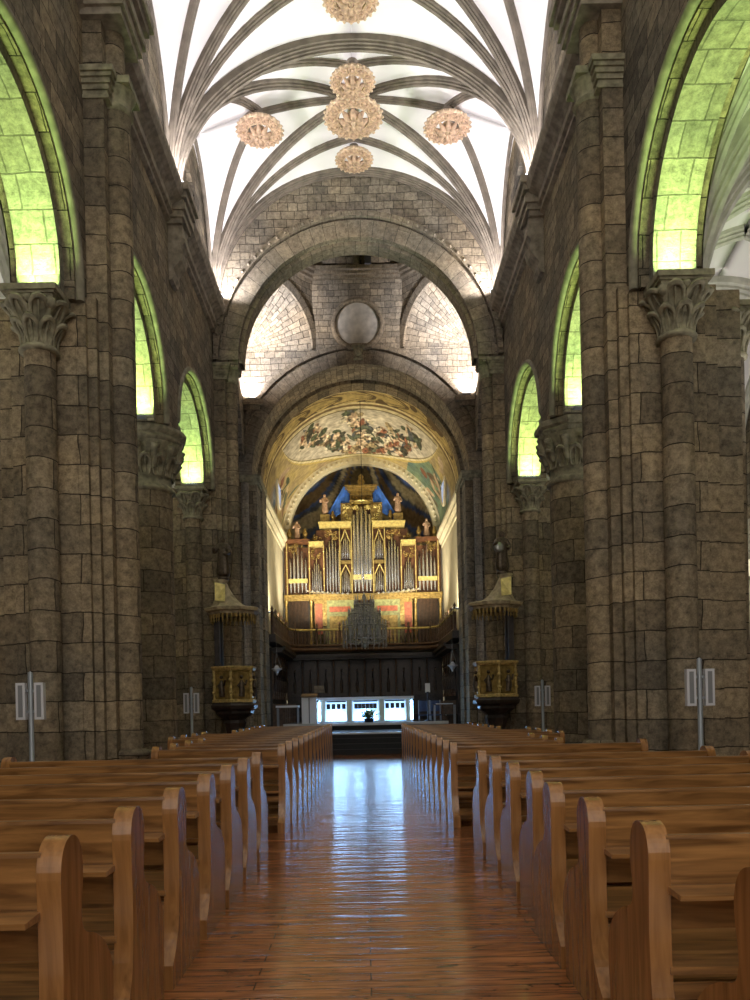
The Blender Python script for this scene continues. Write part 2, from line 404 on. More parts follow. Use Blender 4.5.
# ------------------------------------------------------------------ nave walls
ZC = 7.15; CZ = 7.4; CO = -.12     # capital top, arch centre height, arch centre offset
BAYS = [8.975, 13.625, 18.275]
def nave_wall(s):
    f = fx(s); b = MB()
    for c in BAYS:
        b.archwall(f, c-2.325, c+2.325, ZC, 12.0, c + CO, CZ, 1.88, 3.8, 4.78, soff=False)
        # inner soffit order is separate; rebate between
        b.cur = 0
    b.box(s*3.8, s*4.78, -4, 6.65, 0, 16.2)
    for c in BAYS:
        b.archwall(f, c-2.325, c+2.325, 12.0, 16.2, c, 13.6, .5, 3.86, 4.6, sill=12.7)
    o = b.build('wall_left' if s < 0 else 'wall_right', M['wall']); struct(o)
    for c in BAYS:
        q = c + CO
        b = MB(); b.ring(f, q, CZ, 1.63, 1.88, 4.0, 4.58, n=36)
        for sg in (-1, 1): b.box(s*4.0, s*4.58, q + sg*1.63, q + sg*1.88, ZC, CZ)
        b.build('arch_soffit', M['soffit'], o)
        b = MB(); b.ring(f, q, CZ, 1.78, 1.88, 3.86, 4.0, n=36); b.ring(f, q, CZ, 1.78, 1.88, 4.58, 4.72, n=36)
        for sg in (-1, 1): b.box(s*3.86, s*4.0, q + sg*1.78, q + sg*1.88, ZC, CZ)
        b.build('arch_fillet', M['pier'], o)
        pts = [f(q + 1.87, ZC, 3.82)] + [f(q + 1.87*cos(t*pi/36), CZ + 1.87*sin(t*pi/36), 3.82) for t in range(37)] + [f(q - 1.87, ZC, 3.82)]
        b = MB(); b.tube(pts, .07, 8)
        b.build('arch_roll_moulding', M['roll'], o)
    # cornice: stepped profile swept along the wall
    b = MB()
    prof = [(3.8, 11.32), (3.72, 11.36), (3.72, 11.44), (3.66, 11.47), (3.66, 11.6), (3.58, 11.68), (3.48, 11.74), (3.42, 11.84), (3.42, 11.95), (3.46, 11.98), (3.9, 12.0)]
    P = [[f(y, z, c) for c, z in prof] for y in (-4, 6.65, 20.3)]
    b.grid(P, None, smooth=False); b.build('cornice', M['cornice'], o)
    # small grilles in the upper wall
    for c in BAYS:
        wdw = empty('window_%d' % (BAYS.index(c)*2 + (1 if s < 0 else 2)), (s*4.2, c, 12.7)); struct(wdw)
        b = MB(); g = lambda a, z, cc: (s*cc, a, z)
        pts = [(-.5, 0), (.5, 0)] + [(.5*cos(t*pi/12), .9 + .5*sin(t*pi/12)) for t in range(13)]
        b.prism(pts, g, 0, .03); b.build('pane', M['win'], wdw)
        b = MB()
        for k in range(-2, 3): b.box(-.02*s, -.04*s, k*.2-.012, k*.2+.012, 0, 1.3)
        for k in range(6): b.box(-.02*s, -.04*s, -.48, .48, k*.22, k*.22+.02)
        b.build('glazing_bars', M['lead'], wdw)
    return o
walls = {s: nave_wall(s) for s in (-1, 1)}

# ------------------------------------------------------------------ capitals
def leaf_rows(b, cx, cy, z0, z1, r0, r1, n, rows=2, sc=1.0):
    H = z1 - z0
    bell = lambda z: r0 + (r1-r0)*max(0, (z-z0)/H)**2
    for row in range(rows):
        hb = z0 + H*.36*row; ht = z0 + H*(.56 + .40*row)
        off = pi/n if row % 2 else 0
        for k in range(n):
            a = off + 2*pi*k/n
            def pt(q, t, lift=0):       # q -1..1 across, t 0..1 up
                z = hb + (ht-hb)*t
                out = .015 + H*(.10 + .02*row)*max(0, t-.25)**2*1.7 + lift
                hw = (pi/n)*.92*(.72 + .28*sin(pi*min(1, t*1.1)))
                rr = bell(z) + out
                return (cx + rr*cos(a + hw*q), cy + rr*sin(a + hw*q), z)
            # hollow shell of the leaf
            P = [[pt(q*sqrt(max(0, 1-max(0, (t-.6)/.4)**2)), t, -.03*(1-q*q)*min(1, t*2)) for q in (-1, -.5, 0, .5, 1)] for t in (0, .2, .4, .6, .75, .88, .97)]
            b.grid(P)
            # rolled rim like a scallop
            rim = [pt(-.85, .05), pt(-.95, .4), pt(-1, .66), pt(-.92, .84, .01), pt(-.55, .96, .02), pt(0, 1.0, .03), pt(.55, .96, .02), pt(.92, .84, .01), pt(1, .66), pt(.95, .4), pt(.85, .05)]
            w_ = .055*H
            b.tube(rim, [w_*.5, w_*.7, w_*.9, w_, w_*1.15, w_*1.3, w_*1.15, w_, w_*.9, w_*.7, w_*.5], 6)
            b.tube([pt(0, .1, -.02), pt(0, .5, -.015), pt(0, .9, .0)], [w_*.4, w_*.55, w_*.5], 5)
def make_capital(name, cx, cy, z0, z1, r0, r1, parent, n=8, ab=None, ax=1, square=True, mat_='carve'):
    H = z1 - z0; ab = ab or r1*1.15
    b = MB()
    b.lathe([(r0*1.0, 0), (r0*1.28, .01*H), (r0*1.32, .05*H), (r0*1.22, .09*H), (r0*1.02, .1*H), (r0*1.08, .3*H), (r0 + (r1-r0)*.45, .6*H), (r1*.98, .82*H)], cx, cy, z0, 20)
    leaf_rows(b, cx, cy, z0 + .08*H, z0 + .8*H, r0*1.02, r1, n)
    # corner volutes
    for k in range(4):
        a = pi/4 + k*pi/2; px, py = cx + ab*1.05*cos(a), cy + ab*1.05*sin(a)
        b.ball((px, py, z0 + .73*H), .1*H*1.0, None, .1*H, 8, 5)
        b.tube([(cx + r1*.8*cos(a), cy + r1*.8*sin(a), z0 + .5*H), (cx + r1*1.0*cos(a), cy + r1*1.0*sin(a), z0+.68*H), (px, py, z0 + .8*H)], [.05*H, .055*H, .07*H], 6)
        a = k*pi/2
        b.ball((cx + r1*1.02*cos(a), cy + r1*1.02*sin(a), z0 + .76*H), .09*H, None, .07*H, 6, 4)
    o = b.build(name, M[mat_], parent)
    b = MB()
    for lo, hi, e in ((.8, .86, .86), (.86, .9, .94), (.9, 1.0, 1.04)):
        b.box(cx - ab*e, cx + ab*e, cy - ab*e, cy + ab*e, z0 + lo*H, z0 + hi*H)
    b.build('abacus', M[mat_], o, bevel=.015)
    return o
def block_capital(parent, x0, x1, y0, y1, z0, z1, name='pilaster_capital'):
    b = MB(); H = z1-z0
    for t0, t1, e in ((0, .12, .03), (.12, .3, .01), (.3, .48, .035), (.48, .66, .06), (.66, .8, .09), (.8, 1, .12)):
        b.box(min(x0, x1)-e, max(x0, x1)+e, y0-e, y1+e, z0 + t0*H, z0 + t1*H)
    return b.build(name, M['carve'], parent, bevel=.02)

# ------------------------------------------------------------------ piers
def compound_pier(s, yc, label, short=False):
    p = empty('compound_pier', (s*4.28, yc, 0)); tag(p, label, 'pier', None)
    X = lambda lat: s*(lat - 4.28)    # local x from lateral
    b = MB()
    b.box(X(3.76), X(4.8), -.55, .55, 0, ZC)
    b.box(X(3.64), X(3.8), -.47, .47, 0, ZC + .12)
    b.box(X(4.76), X(5.0), -.47, .47, 0, ZC + .12)
    b.box(X(4.96), X(5.38), -.36, .36, 0, ZC + .1)
    b.build('pier_core', M['pierw'], p)
    b = MB(); b.box(X(3.51), X(3.84), -.36, .36, 0, 10.15); b.box(X(3.53), X(3.84), -.33, .33, 10.5, 11.3)
    b.build('pilaster', M['pierw'], p)
    b = MB(); b.lathe([(.2, 0), (.2, 10.15)], X(3.44), 0, 0, 24); b.lathe([(.16, 10.5), (.16, 11.3)], X(3.47), 0, 0, 16)
    b.build('vault_shaft', M['pierw'], p)
    b = MB(); b.lathe([(.15, 0), (.15, 7.0)], X(5.44), 0, 0, 20); b.build('aisle_shaft', M['pier'], p)
    make_capital('aisle_capital', X(5.44), 0, 6.4, 7.15, .15, .28, p, 8, ab=.27)
    for sg in (-1, 1):
        b = MB(); b.lathe([(.205, 0), (.205, 6.36)], X(4.33), sg*.72, 0, 24); b.build('arcade_shaft', M['pierw'], p)
        make_capital('capital', X(4.33), sg*.72, 6.36, ZC, .205, .35, p, 8, ab=.36)
        b = MB(); b.box(X(3.9), X(4.66), sg*.5, sg*.56, 0, ZC); b.build('jamb_strip', M['pierw'], p)
        b = MB()
        b.lathe([(.25, .62), (.33, .6), (.36, .54), (.33, .48), (.28, .45), (.3, .38), (.36, .33), (.36, .0)], X(4.33), sg*.72, 0, 20); b.build('column_base', M['dark'], p)
    b = MB(); b.lathe([(.21, .95), (.27, .93), (.3, .88), (.27, .83), (.24, .8), (.27, .74), (.31, .7), (.31, 0)], X(3.44), 0, 0, 20)
    b.build('shaft_base', M['pier'], p)
    b = MB(); b.box(X(3.40), X(3.8), -.42, .42, 0, .62); b.box(X(3.72), X(5.1), -.6, .6, 0, .58)
    b.build('plinth', M['dark'], p, bevel=.03)
    block_capital(p, X(3.46), X(3.82), -.35, .35, 10.12, 10.52)
    b = MB(); b.lathe([(.2, 10.1), (.245, 10.14), (.2, 10.2), (.21, 10.26), (.26, 10.38), (.28, 10.4), (.28, 10.46), (.2, 10.48)], X(3.44), 0, 0, 20); b.box(X(3.17), X(3.6), -.27, .27, 10.42, 10.52)
    b.build('shaft_capital', M['carve'], p)
    if not short:
        b = MB()
        for z0, z1, e in ((11.26, 11.36, 0), (11.36, 11.5, .05), (11.5, 11.62, .1), (11.62, 11.74, .06), (11.74, 11.84, .14), (11.84, 12.0, .2)):
            b.box(X(3.22 - e), X(3.84), -.42-e, .42+e, z0, z1)
        b.build('entablature', M['cornice'], p, bevel=.012)
    return p
NM = {-1: 'left', 1: 'right'}
for s in (-1, 1):
    compound_pier(s, 11.3, 'large clustered brown stone pier nearest the camera on the %s, with a carved capital' % NM[s])
    compound_pier(s, 20.70, 'clustered stone pier on the %s beside the pulpit, carrying the great crossing arch' % NM[s], True)
    # round pier
    p = empty('round_pier', (s*4.38, 15.95, 0)); tag(p, 'thick round stone pier on the %s, just behind the nearest clustered pier' % NM[s], 'pier')
    MB().lathe([(.50, 0), (.50, 5.95)], 0, 0, 0, 32).build('drum_shaft', M['pier'], p)
    MB().lathe([(.62, 0), (.62, .45), (.6, .5), (.64, .56), (.6, .62), (.53, .68), (.5, .7)], 0, 0, 0, 32).build('column_base', M['dark'], p)
    b = MB(); b.lathe([(.5, 5.9), (.55, 5.93), (.56, 5.98), (.52, 6.03), (.48, 6.06), (.50, 6.3), (.56, 6.5), (.64, 6.68), (.7, 6.8), (.72, 6.86)], 0, 0, 0, 32)
    for k in range(12):
        a = 2*pi*k/12
        cx_, cy_ = .66*cos(a), .66*sin(a)
        b.tube([(.54*cos(a), .54*sin(a), 6.35), (.63*cos(a), .63*sin(a), 6.6), (.71*cos(a), .71*sin(a), 6.78)], [.06, .075, .09], 7)
        b.ball((.70*cos(a), .70*sin(a), 6.72), .085, None, .075, 8, 5)
    leaf_rows(b, 0, 0, 6.2, 6.85, .52, .7, 14, 1)
    cap = b.build('capital', M['carve'], p)
    MB().lathe([(.66, 6.84), (.72, 6.88), (.76, 6.95), (.72, 6.99), (.79, 7.03), (.81, 7.12), (.76, 7.15), (.0, 7.15)], 0, 0, 0, 8 if s > 0 else 24, rot=pi/8, smooth=s < 0).build('abacus', M['carve'], cap)
    # corbel carrying the vault over the round pier
    c_ = empty('vault_corbel', (s*3.8, 15.95, 10.2)); tag(c_, 'scrolled stone corbel under the cornice above the %s round pier' % NM[s], 'corbel')
    b = MB()
    prof = [(0, 0), (-.08, .02), (-.13, .12), (-.1, .22), (-.16, .3), (-.26, .42), (-.3, .55), (-.26, .66), (-.3, .72), (-.34, .74), (-.34, .82), (-.3, .84), (-.3, 1.16), (0, 1.16)]
    b.prism(prof, lambda a, z, c: (s*a, c, z), -.22, .22); b.build('scroll', M['cornice'], c_, bevel=.012)
    b = MB()
    for z0, z1, e in ((1.1, 1.2, 0), (1.2, 1.32, .05), (1.32, 1.46, .1), (1.46, 1.54, .06), (1.54, 1.66, .13), (1.66, 1.8, .19)):
        b.box(0, s*(-.3-e), -.3-e, .3+e, z0, z1)
    b.build('entablature', M['cornice'], c_, bevel=.012)

# ------------------------------------------------------------------ ribbed vaults
def make_vault(x0, x1, y0, y1, zs, zedge_y, zedge_x, zc, ribs, name='ceiling', rw=1.0, pm=None, rm=None, zfar=None):
    """fan-like star vault; returns object. zs springing, zedge_y ridge height at y ends, zedge_x at x ends."""
    cx, cy = (x0+x1)/2, (y0+y1)/2; hx, hy = (x1-x0)/2, (y1-y0)/2
    def zr(qx, qy):     # ridge height, q relative
        if abs(qx) < 1e-6: return zc - (zc-(zfar if zfar and qy > 0 else zedge_y))*(abs(qy)/hy)**2
        return zc - (zc-zedge_x)*(abs(qx)/hx)**2
    def E(t): return sqrt(max(0, 1-(1-t)**2))
    def P(sx, sy, qx, qy, t):
        X, Y = sx*hx, sy*hy
        return Vector((cx + X + (qx-X)*t, cy + Y + (qy-Y)*t, zs + (zr(qx, qy)-zs)*E(t)))
    par = empty(name, (0, 0, 0)); struct(par)
    b = MB()
    ts = [1-cos(pi/2*i/18) for i in range(19)]; ts[-1] = 1
    for sx in (-1, 1):
        for sy in (-1, 1):
            Q = [(0, sy*hy*(1-i/10)) for i in range(11)] + [(sx*hx*(i/10), 0) for i in range(1, 11)]
            b.grid([[P(sx, sy, *q, t) + Vector((0, 0, .0)) for t in ts] for q in Q])
    # thickness by solidify
    o = b.build('vault_web', pm or M['plaster'], par)
    weld(o, .001)
    prof0 = [(-.12, -.1), (-.12, .05), (-.075, .07), (-.085, .11), (-.04, .13), (-.045, .17), (0, .205), (.045, .17), (.04, .13), (.085, .11), (.075, .07), (.12, .05), (.12, -.1)]
    def rib(path, k=1.0, name='vault_rib', depth=1.0):
        prof = [(a*k, c*k*depth) for a, c in prof0]
        sides, downs = [], []
        n = len(path)
        hd = Vector((path[-1].x-path[0].x, path[-1].y-path[0].y, 0)).normalized()
        sd = Vector((-hd.y, hd.x, 0))
        for i in range(n):
            t = (path[min(i+1, n-1)] - path[max(i-1, 0)]).normalized()
            dn = sd.cross(t).normalized()
            if dn.z > 0 or (abs(dn.z) < .05 and dn.dot(hd) < 0): dn = -dn
            if dn.dot(hd) < 0 and abs(t.z) > .5: dn = -dn
            sides.append(sd); downs.append(dn)
        b = MB(); b.sweep(path, prof, sides, downs); b.build(name, rm or M['rib'], par)
    tt = [1-cos(pi/2*i/20) for i in range(21)]
    for sx in (-1, 1):
        for sy in (-1, 1):
            for (qx, qy, k) in ribs:
                if (qy is None): continue
                if k < 0 and sy < 0: continue
                rib([P(sx, sy, sx*qx, sy*qy, t) for t in tt], abs(k)*rw)
    return par, zr, rib, (cx, cy)
def nave_ceiling(y0, y1, ztr0=15.15):
    par, zr, rib, (cx, cy) = make_vault(-3.78, 3.78, y0, y1, 12.0, 15.15, 14.85, 15.7, zfar=ztr0, rw=.72, ribs=
        [(0, 1.15, 1.0), (0, 0.0, 1.1), (2.17, 0, 1.0), (3.72, 0, .5)])
    # liernes: ridge pieces between the bosses
    for a, c_ in (((0, 0), (0, 1.15)), ((0, 0), (0, -1.15)), ((0, 0), (2.17, 0)), ((0, 0), (-2.17, 0))):
        path = []
        for i in range(7):
            t = i/6; x = a[0] + (c_[0]-a[0])*t; y = a[1] + (c_[1]-a[1])*t
            path.append(Vector((x, cy + y, zr(x, y))))
        rib(path, .65, 'lierne_rib')
    return par
nave_ceiling(6.65, 11.3); nave_ceiling(11.3, 15.95); nave_ceiling(15.95, 20.35, 15.5)
# transverse arches (wide ribs)
def transverse(y, k=1.0, zs=12.0, hw=3.75, rise=3.12):
    prof0 = [(-.12, -.1), (-.12, .03), (-.09, .05), (-.095, .09), (-.06, .1), (-.06, .14), (-.03, .15), (-.03, .19), (.03, .19), (.03, .15), (.06, .14), (.06, .1), (.095, .09), (.09, .05), (.12, .03), (.12, -.1)]
    pts, sd, dn = [], [], []
    for i in range(49):
        t = pi*i/48
        pts.append((hw*cos(t), y, zs + rise*sin(t))); sd.append(Vector((0, 1, 0))); dn.append(Vector((-cos(t)/hw, 0, -sin(t)/rise)).normalized())
    b = MB(); b.sweep(pts, [(a*k, c*k) for a, c in prof0], sd, dn)
    return b.build('transverse_arch', M['rib'])
for y in (11.3, 15.95): struct(transverse(y))

# bosses
def make_boss(r, label, loc, depth=.5):
    p = empty('vault_boss', loc); tag(p, label, 'ceiling boss', 'gilded bosses hanging from the vault')
    b = MB()
    b.lathe([(r*.93, -.03), (r*1.0, 0), (r*.97, .05), (r*.9, .03), (r*.88, -.01), (r*.93, -.03)], 0, 0, 0, 32)
    for k in range(24):
        a = 2*pi*k/24; b.ball((r*1.0*cos(a), r*1.0*sin(a), 0), .05*r+.012, None, .03, 6, 4)
    b.lathe([(r*.55, -.06), (r*.6, -.03), (r*.55, .0), (r*.5, -.03), (r*.55, -.06)], 0, 0, 0, 24)
    b.build('rim', M['salmon2'], p)
    b = MB()
    for k in range(12):      # openwork petals of the outer ring
        a = 2*pi*k/12
        pts = []
        for j in range(13):
            u = 2*pi*j/12
            rr = r*.76 + r*.15*cos(u); aa = a + (.19)*sin(u)
            pts.append((rr*cos(aa), rr*sin(aa), -.02))
        b.tube(pts[:-1], .028*r/.5, 6, closed=True)
        b.ball((r*.76*cos(a), r*.76*sin(a), -.03), .05*r/.5, None, .035, 6, 4)
        a2 = a + pi/12
        b.tube([(r*.5*cos(a2), r*.5*sin(a2), -.03), (r*.9*cos(a2), r*.9*sin(a2), 0)], .024*r/.5, 5)
    for k in range(8):
        a = 2*pi*k/8
        b.tube([(r*.12*cos(a), r*.12*sin(a), -.1), (r*.3*cos(a), r*.3*sin(a), -.12), (r*.5*cos(a), r*.5*sin(a), -.04)], [.05*r/.5, .07*r/.5, .03], 6)
    b.build('rosette', M['salmon'], p)
    b = MB(); b.lathe([(0, -.3*r-.05), (.05*r, -.3*r), (.1*r, -.2*r), (.18*r, -.16*r), (.26*r, -.08*r), (.3*r, .02), (.2*r, .08), (0, .08)], 0, 0, 0, 16); b.build('pendant', M['salmon2'], p)
    b = MB(); b.lathe([(.14*r, .03), (.1*r, .1), (.12*r, depth*.5), (.22*r, depth*.85), (.25*r, depth)], 0, 0, 0, 12); b.build('stem', M['rib'], p)
    return p
for (r_, x, y, z, dp, lb) in (
    (.66, 0, 17.75, 14.93, .55, 'largest gilded rosette boss, at the centre of the vault star'),
    (.47, 0, 16.65, 14.85, .45, 'small gilded rosette boss just above the largest one, in front of it'),
    (.45, 0, 19.2, 14.98, .35, 'small flat gilded rosette boss below the largest one, nearest the crossing arch'),
    (.53, -2.17, 18, 14.85, .4, 'gilded rosette boss on the left arm of the vault star'),
    (.53, 2.17, 18, 14.85, .4, 'gilded rosette boss on the right arm of the vault star'),
    (.53, 0, 14.75, 14.93, .4, 'gilded rosette boss cut by the top edge of the photo')):
    make_boss(r_, lb, (x, y, z), dp)

# ------------------------------------------------------------------ crossing: near arch
b = MB(); b.archwall(fy, -4.9, 4.9, 10.45, 16.2, 0, 10.6, 3.15, 20.35, 20.98, n=48)
co = struct(b.build('wall_crossing', M['wall_s']))
b = MB(); b.ring(fy, 0, 10.6, 3.13, 3.58, 20.27, 20.4, n=48); b.ring(fy, 0, 10.6, 3.05, 3.17, 20.5, 20.95, n=48, front=True); b.build('arch_order', M['arch'], co)
b = MB(); b.ring(fy, 0, 10.6, 3.64, 3.78, 20.2, 20.4, n=48)
for i in range(46):
    t = pi*(i+.5)/46; b.ball((3.71*cos(t), 20.2, 10.6+3.71*sin(t)), .045, .04, .045, 6, 4)
b.build('hood_moulding', M['arch'], co)
# wall rib of vault against the crossing wall
struct(transverse(20.3, .8, 12.0, 3.74, 3.5))
# crossing box
b = MB()
for s in (-1, 1):
    b.archwall(fx(s), 20.98, 27.0, 10.2, 13.9, 23.97, 10.3, 2.5, 4.0, 4.9)
    # transept end walls and returns
    b.box(s*10, s*10.5, 20.5, 27.5, 0, 14.4); b.box(s*5.0, s*10.4, 20.5, 20.98, 7, 14.4)
    b.box(s*4.9, s*10.4, 20.98, 27.0, 14.0, 14.4)
struct(b.build('wall_transept', M['wall_s']))
yc = 23.99; oy = 3.0
octp = [(1.56, 27), (4, 24.5), (4, 23.45), (1.56, 20.98), (-1.56, 20.98), (-4, 23.45), (-4, 24.5), (-1.56, 27)]
b = MB(); ZS, ZD = 13.9, 16.35
for i in range(8):
    a, c = Vector((*octp[i], 0)), Vector((*octp[(i+1) % 8], 0))
    diag = i in (0, 2, 4, 6)
    if not diag:
        b.face([a+Vector((0, 0, ZS)), c+Vector((0, 0, ZS)), c+Vector((0, 0, ZD)), a+Vector((0, 0, ZD))],
               [(0, ZS), ((c-a).length, ZS), ((c-a).length, ZD), (0, ZD)])
    else:
        L_ = (c-a).length; d = (c-a)/L_; mid = (a+c)/2; r = L_/2
        f = lambda u, z, w_, mid=mid, d=d: tuple(mid + d*u + Vector((d.y, -d.x, 0))*w_*0 + Vector((0, 0, z)))
        corner = Vector((4*(1 if mid.x > 0 else -1), 27 if mid.y > yc else 20.98, ZS))
        n = 24
        inward = (Vector((0, yc, 0)) - mid).normalized(); inward.z = 0
        for k in range(n):
            A, B = pi - pi*k/n, pi - pi*(k+1)/n
            p = Vector(f(r*cos(A), ZS + r*1.08*sin(A), 0)); q = Vector(f(r*cos(B), ZS + r*1.08*sin(B), 0))
            pt = Vector((p.x, p.y, ZD)); qt = Vector((q.x, q.y, ZD))
            b.face([p, q, qt, pt], [(r*cos(A), p.z), (r*cos(B), q.z), (r*cos(B), ZD), (r*cos(A), ZD)])
            prev = None
            for m_ in range(6):     # conical squinch
                t0, t1 = m_/6, (m_+1)/6
                g0, g1 = t0**.85, t1**.85
                b.face([p.lerp(corner, g0), q.lerp(corner, g0), q.lerp(corner, g1), p.lerp(corner, g1)],
                       [(t0*2.4, r*A), (t0*2.4, r*B), (t1*2.4, r*B), (t1*2.4, r*A)], smooth=True)
struct(b.build('wall_drum', M['wall_s']))
# squinch arch rings
b = MB()
for i in (0, 2, 4, 6):
    a, c = Vector((*octp[i], 0)), Vector((*octp[(i+1) % 8], 0)); L_ = (c-a).length; d = (c-a)/L_; mid = (a+c)/2; r = L_/2*.97
    nn = (Vector((0, yc, 0)) - mid).normalized()
    g = lambda u, z, w_: tuple(mid + d*u + nn*w_ + Vector((0, 0, ZS + (z-ZS)*1.08)))
    b.ring(g, 0, ZS, r-.05, r+.22, 0, .08, n=28)
struct(b.build('squinch_arches', M['arch']))
# drum cornice and dome
b = MB()
for k, (e, z0, z1) in enumerate(((.0, 16.3, 16.4), (.1, 16.4, 16.5), (.2, 16.5, 16.62))):
    o8 = [(x*(1-.035*(k+1)), yc + (y-yc)*(1-.04*(k+1))) for x, y in octp]
    for i in range(8):
        a, c = o8[i], o8[(i+1) % 8]; A, Cc = octp[i], octp[(i+1) % 8]
        b.face([(*a, z0), (*c, z0), (*c, z1), (*a, z1)]); b.face([(*a, z0), (*c, z0), (Cc[0], Cc[1], z0), (A[0], A[1], z0)])
        b.face([(*a, z1), (*c, z1), (Cc[0], Cc[1], z1), (A[0], A[1], z1)])
struct(b.build('drum_cornice', M['arch']))
b = MB(); P, U = [], []
for i in range(9):
    x, y = octp[i % 8]; row, ur = [], []
    for j in range(13):
        t = pi/2*j/12
        row.append((x*cos(t), yc + (y-yc)*cos(t), 16.5 + 3.2*sin(t))); ur.append((i*3, 16.5 + 4.4*t/(pi/2)))
    P.append(row); U.append(ur)
b.grid(P, U, smooth=False); dm = struct(b.build('ceiling_dome', M['wall_s']))
for i in range(8):
    x, y = octp[i]; pts = []
    for j in range(13):
        t = pi/2*j/12*.98; pts.append((x*cos(t)*.98, yc + (y-yc)*cos(t)*.98, 16.5 + 3.15*sin(t)))
    MB().tube(pts, .11, 6).build('dome_rib', M['arch'], dm)
# ribs over the flat faces; slot window
for x in (0,):
    pts = [(x, yc + 3.0*cos(t)*.985, 16.5 + 3.15*sin(t)) for t in [pi/2*j/12 for j in range(13)]]
    MB().tube(pts, .14, 6).build('dome_rib', M['arch'], dm)
b = MB(); b.box(.28, .5, 26.55, 27.0, 16.62, 17.4); b.build('slot_window', M['lead'], dm)

# ------------------------------------------------------------------ chancel wall and arch
b = MB(); b.archwall(fy, -10.4, 10.4, 9.4, 13.9, 0, 9.59, 3.78, 27.0, 28.95, n=56)
for s in (-1, 1):
    b.box(s*3.95, s*10.4, 27.0, 28.95, 0, 9.4)
cw = struct(b.build('wall_chancel', M['wall_s']))
b = MB(); b.ring(fy, 0, 9.59, 3.76, 4.22, 26.93, 27.1, n=56); b.build('arch_order', M['arch'], cw)
b = MB(); b.ring(fy, 0, 9.59, 4.3, 4.46, 26.88, 27.1, n=56, t0=R(22), t1=R(158)); b.build('hood_moulding', M['arch'], cw)
b = MB(); b.ring(fy, 0, 9.59, 3.66, 3.8, 28.3, 28.97, n=56); b.build('inner_order', M['pier'], cw)
for s in (-1, 1):
    b = MB(); b.box(s*3.62, s*4.1, 27.02, 28.97, .64, 9.4); b.box(s*3.54, s*4.1, 27.9, 28.97, .64, 9.4); b.build('jamb_pilaster', M['pier'], cw)
    b = MB(); b.box(s*3.5, s*4.2, 26.95, 28.98, 9.36, 9.6); b.box(s*3.56, s*4.15, 26.98, 28.98, 9.26, 9.36); b.build('impost', M['carve'], cw)
    for lx in (4.02, 4.36, 4.7):
        b = MB(); b.lathe([(.13, .64), (.13, 9.3)], s*lx, 26.93, 0, 16); b.build('wall_shaft', M['arch'], cw)
    # ledge in the corner of the crossing
    b = MB(); b.box(s*3.3, s*4.0, 26.7, 27.0, 11.95, 12.12); b.box(s*3.45, s*4.0, 26.8, 27.0, 11.8, 11.95); b.build('corner_ledge', M['arch'], cw)
# oculus disc
oc = empty('oculus', (0, 26.98, 14.72)); tag(oc, 'round stone-framed disc window high on the wall above the chancel arch', 'window')
b = MB(); b.lathe([(.76, -.0), (.76, .12), (.82, .16), (.9, .12), (.94, .0)], 0, 0, 0, 40); b.xf(Matrix.Rotation(R(90), 4, 'X')); b.build('frame', M['arch'], oc)
b = MB(); b.lathe([(0, .03), (.4, .03), (.78, .03)], 0, 0, 0, 40); b.xf(Matrix.Rotation(R(90), 4, 'X')); b.build('disc', plain('oculus_alabaster', (.55, .51, .45), .7, noise=.25, nscale=4), oc)
b = MB(); b.box(-.16, .16, -.2, 0, -1.25, -.85); b.box(-.22, .22, -.26, 0, -.9, -.8); b.ball((0, -.22, -1.05), .12); b.build('carved_head', M['carve'], oc)

# ------------------------------------------------------------------ painted chancel barrel vault
def blob(u, v, L_):
    for (cu, cv, au, av, rot, col) in L_:
        du, dv = u-cu, v-cv; c_, s_ = cos(rot), sin(rot)
        if ((du*c_ + dv*s_)/au)**2 + ((-du*s_ + dv*c_)/av)**2 < 1: return col
    return None
rnd = random.Random(5)
GOLD = (.62, .44, .16); GOLDD = (.27, .17, .06); CREAM = (.66, .58, .40); SKY = (.50, .48, .43)
FIG = []
cols = [(.22, .09, .05), (.07, .09, .05), (.10, .12, .08), (.45, .33, .22), (.13, .09, .05), (.55, .43, .30), (.09, .10, .11), (.34, .27, .15), (.05, .05, .035), (.62, .56, .42)]
def figure_group(cu, cv, n, su, sv):
    for k in range(n):
        FIG.append((cu + rnd.gauss(0, su), cv + rnd.gauss(0, sv), rnd.uniform(.018, .05), rnd.uniform(.15, .55), rnd.uniform(-.1, .1), rnd.choice(cols)))
for cu, cv in ((-.5, 32.6), (-.3, 34.4), (.05, 34.2), (-.1, 36.0), (.2, 36.1), (.42, 35.0), (-.62, 32.3), (-.42, 33.6), (-.2, 35.0), (.0, 33.0), (.12, 35.2), (.25, 33.2), (.38, 34.4), (.62, 32.4), (-.05, 31.8), (.5, 33.6)):
    figure_group(cu, cv, 22, .07, .40)
FIG2 = []
for sgn in (-1, 1):
    for k in range(26):
        FIG2.append((sgn*rnd.gauss(1.18, .13), rnd.gauss(34.9, 1.0), rnd.uniform(.03, .07), rnd.uniform(.2, .5), rnd.uniform(-.4, .4), rnd.choice(cols[:6])))
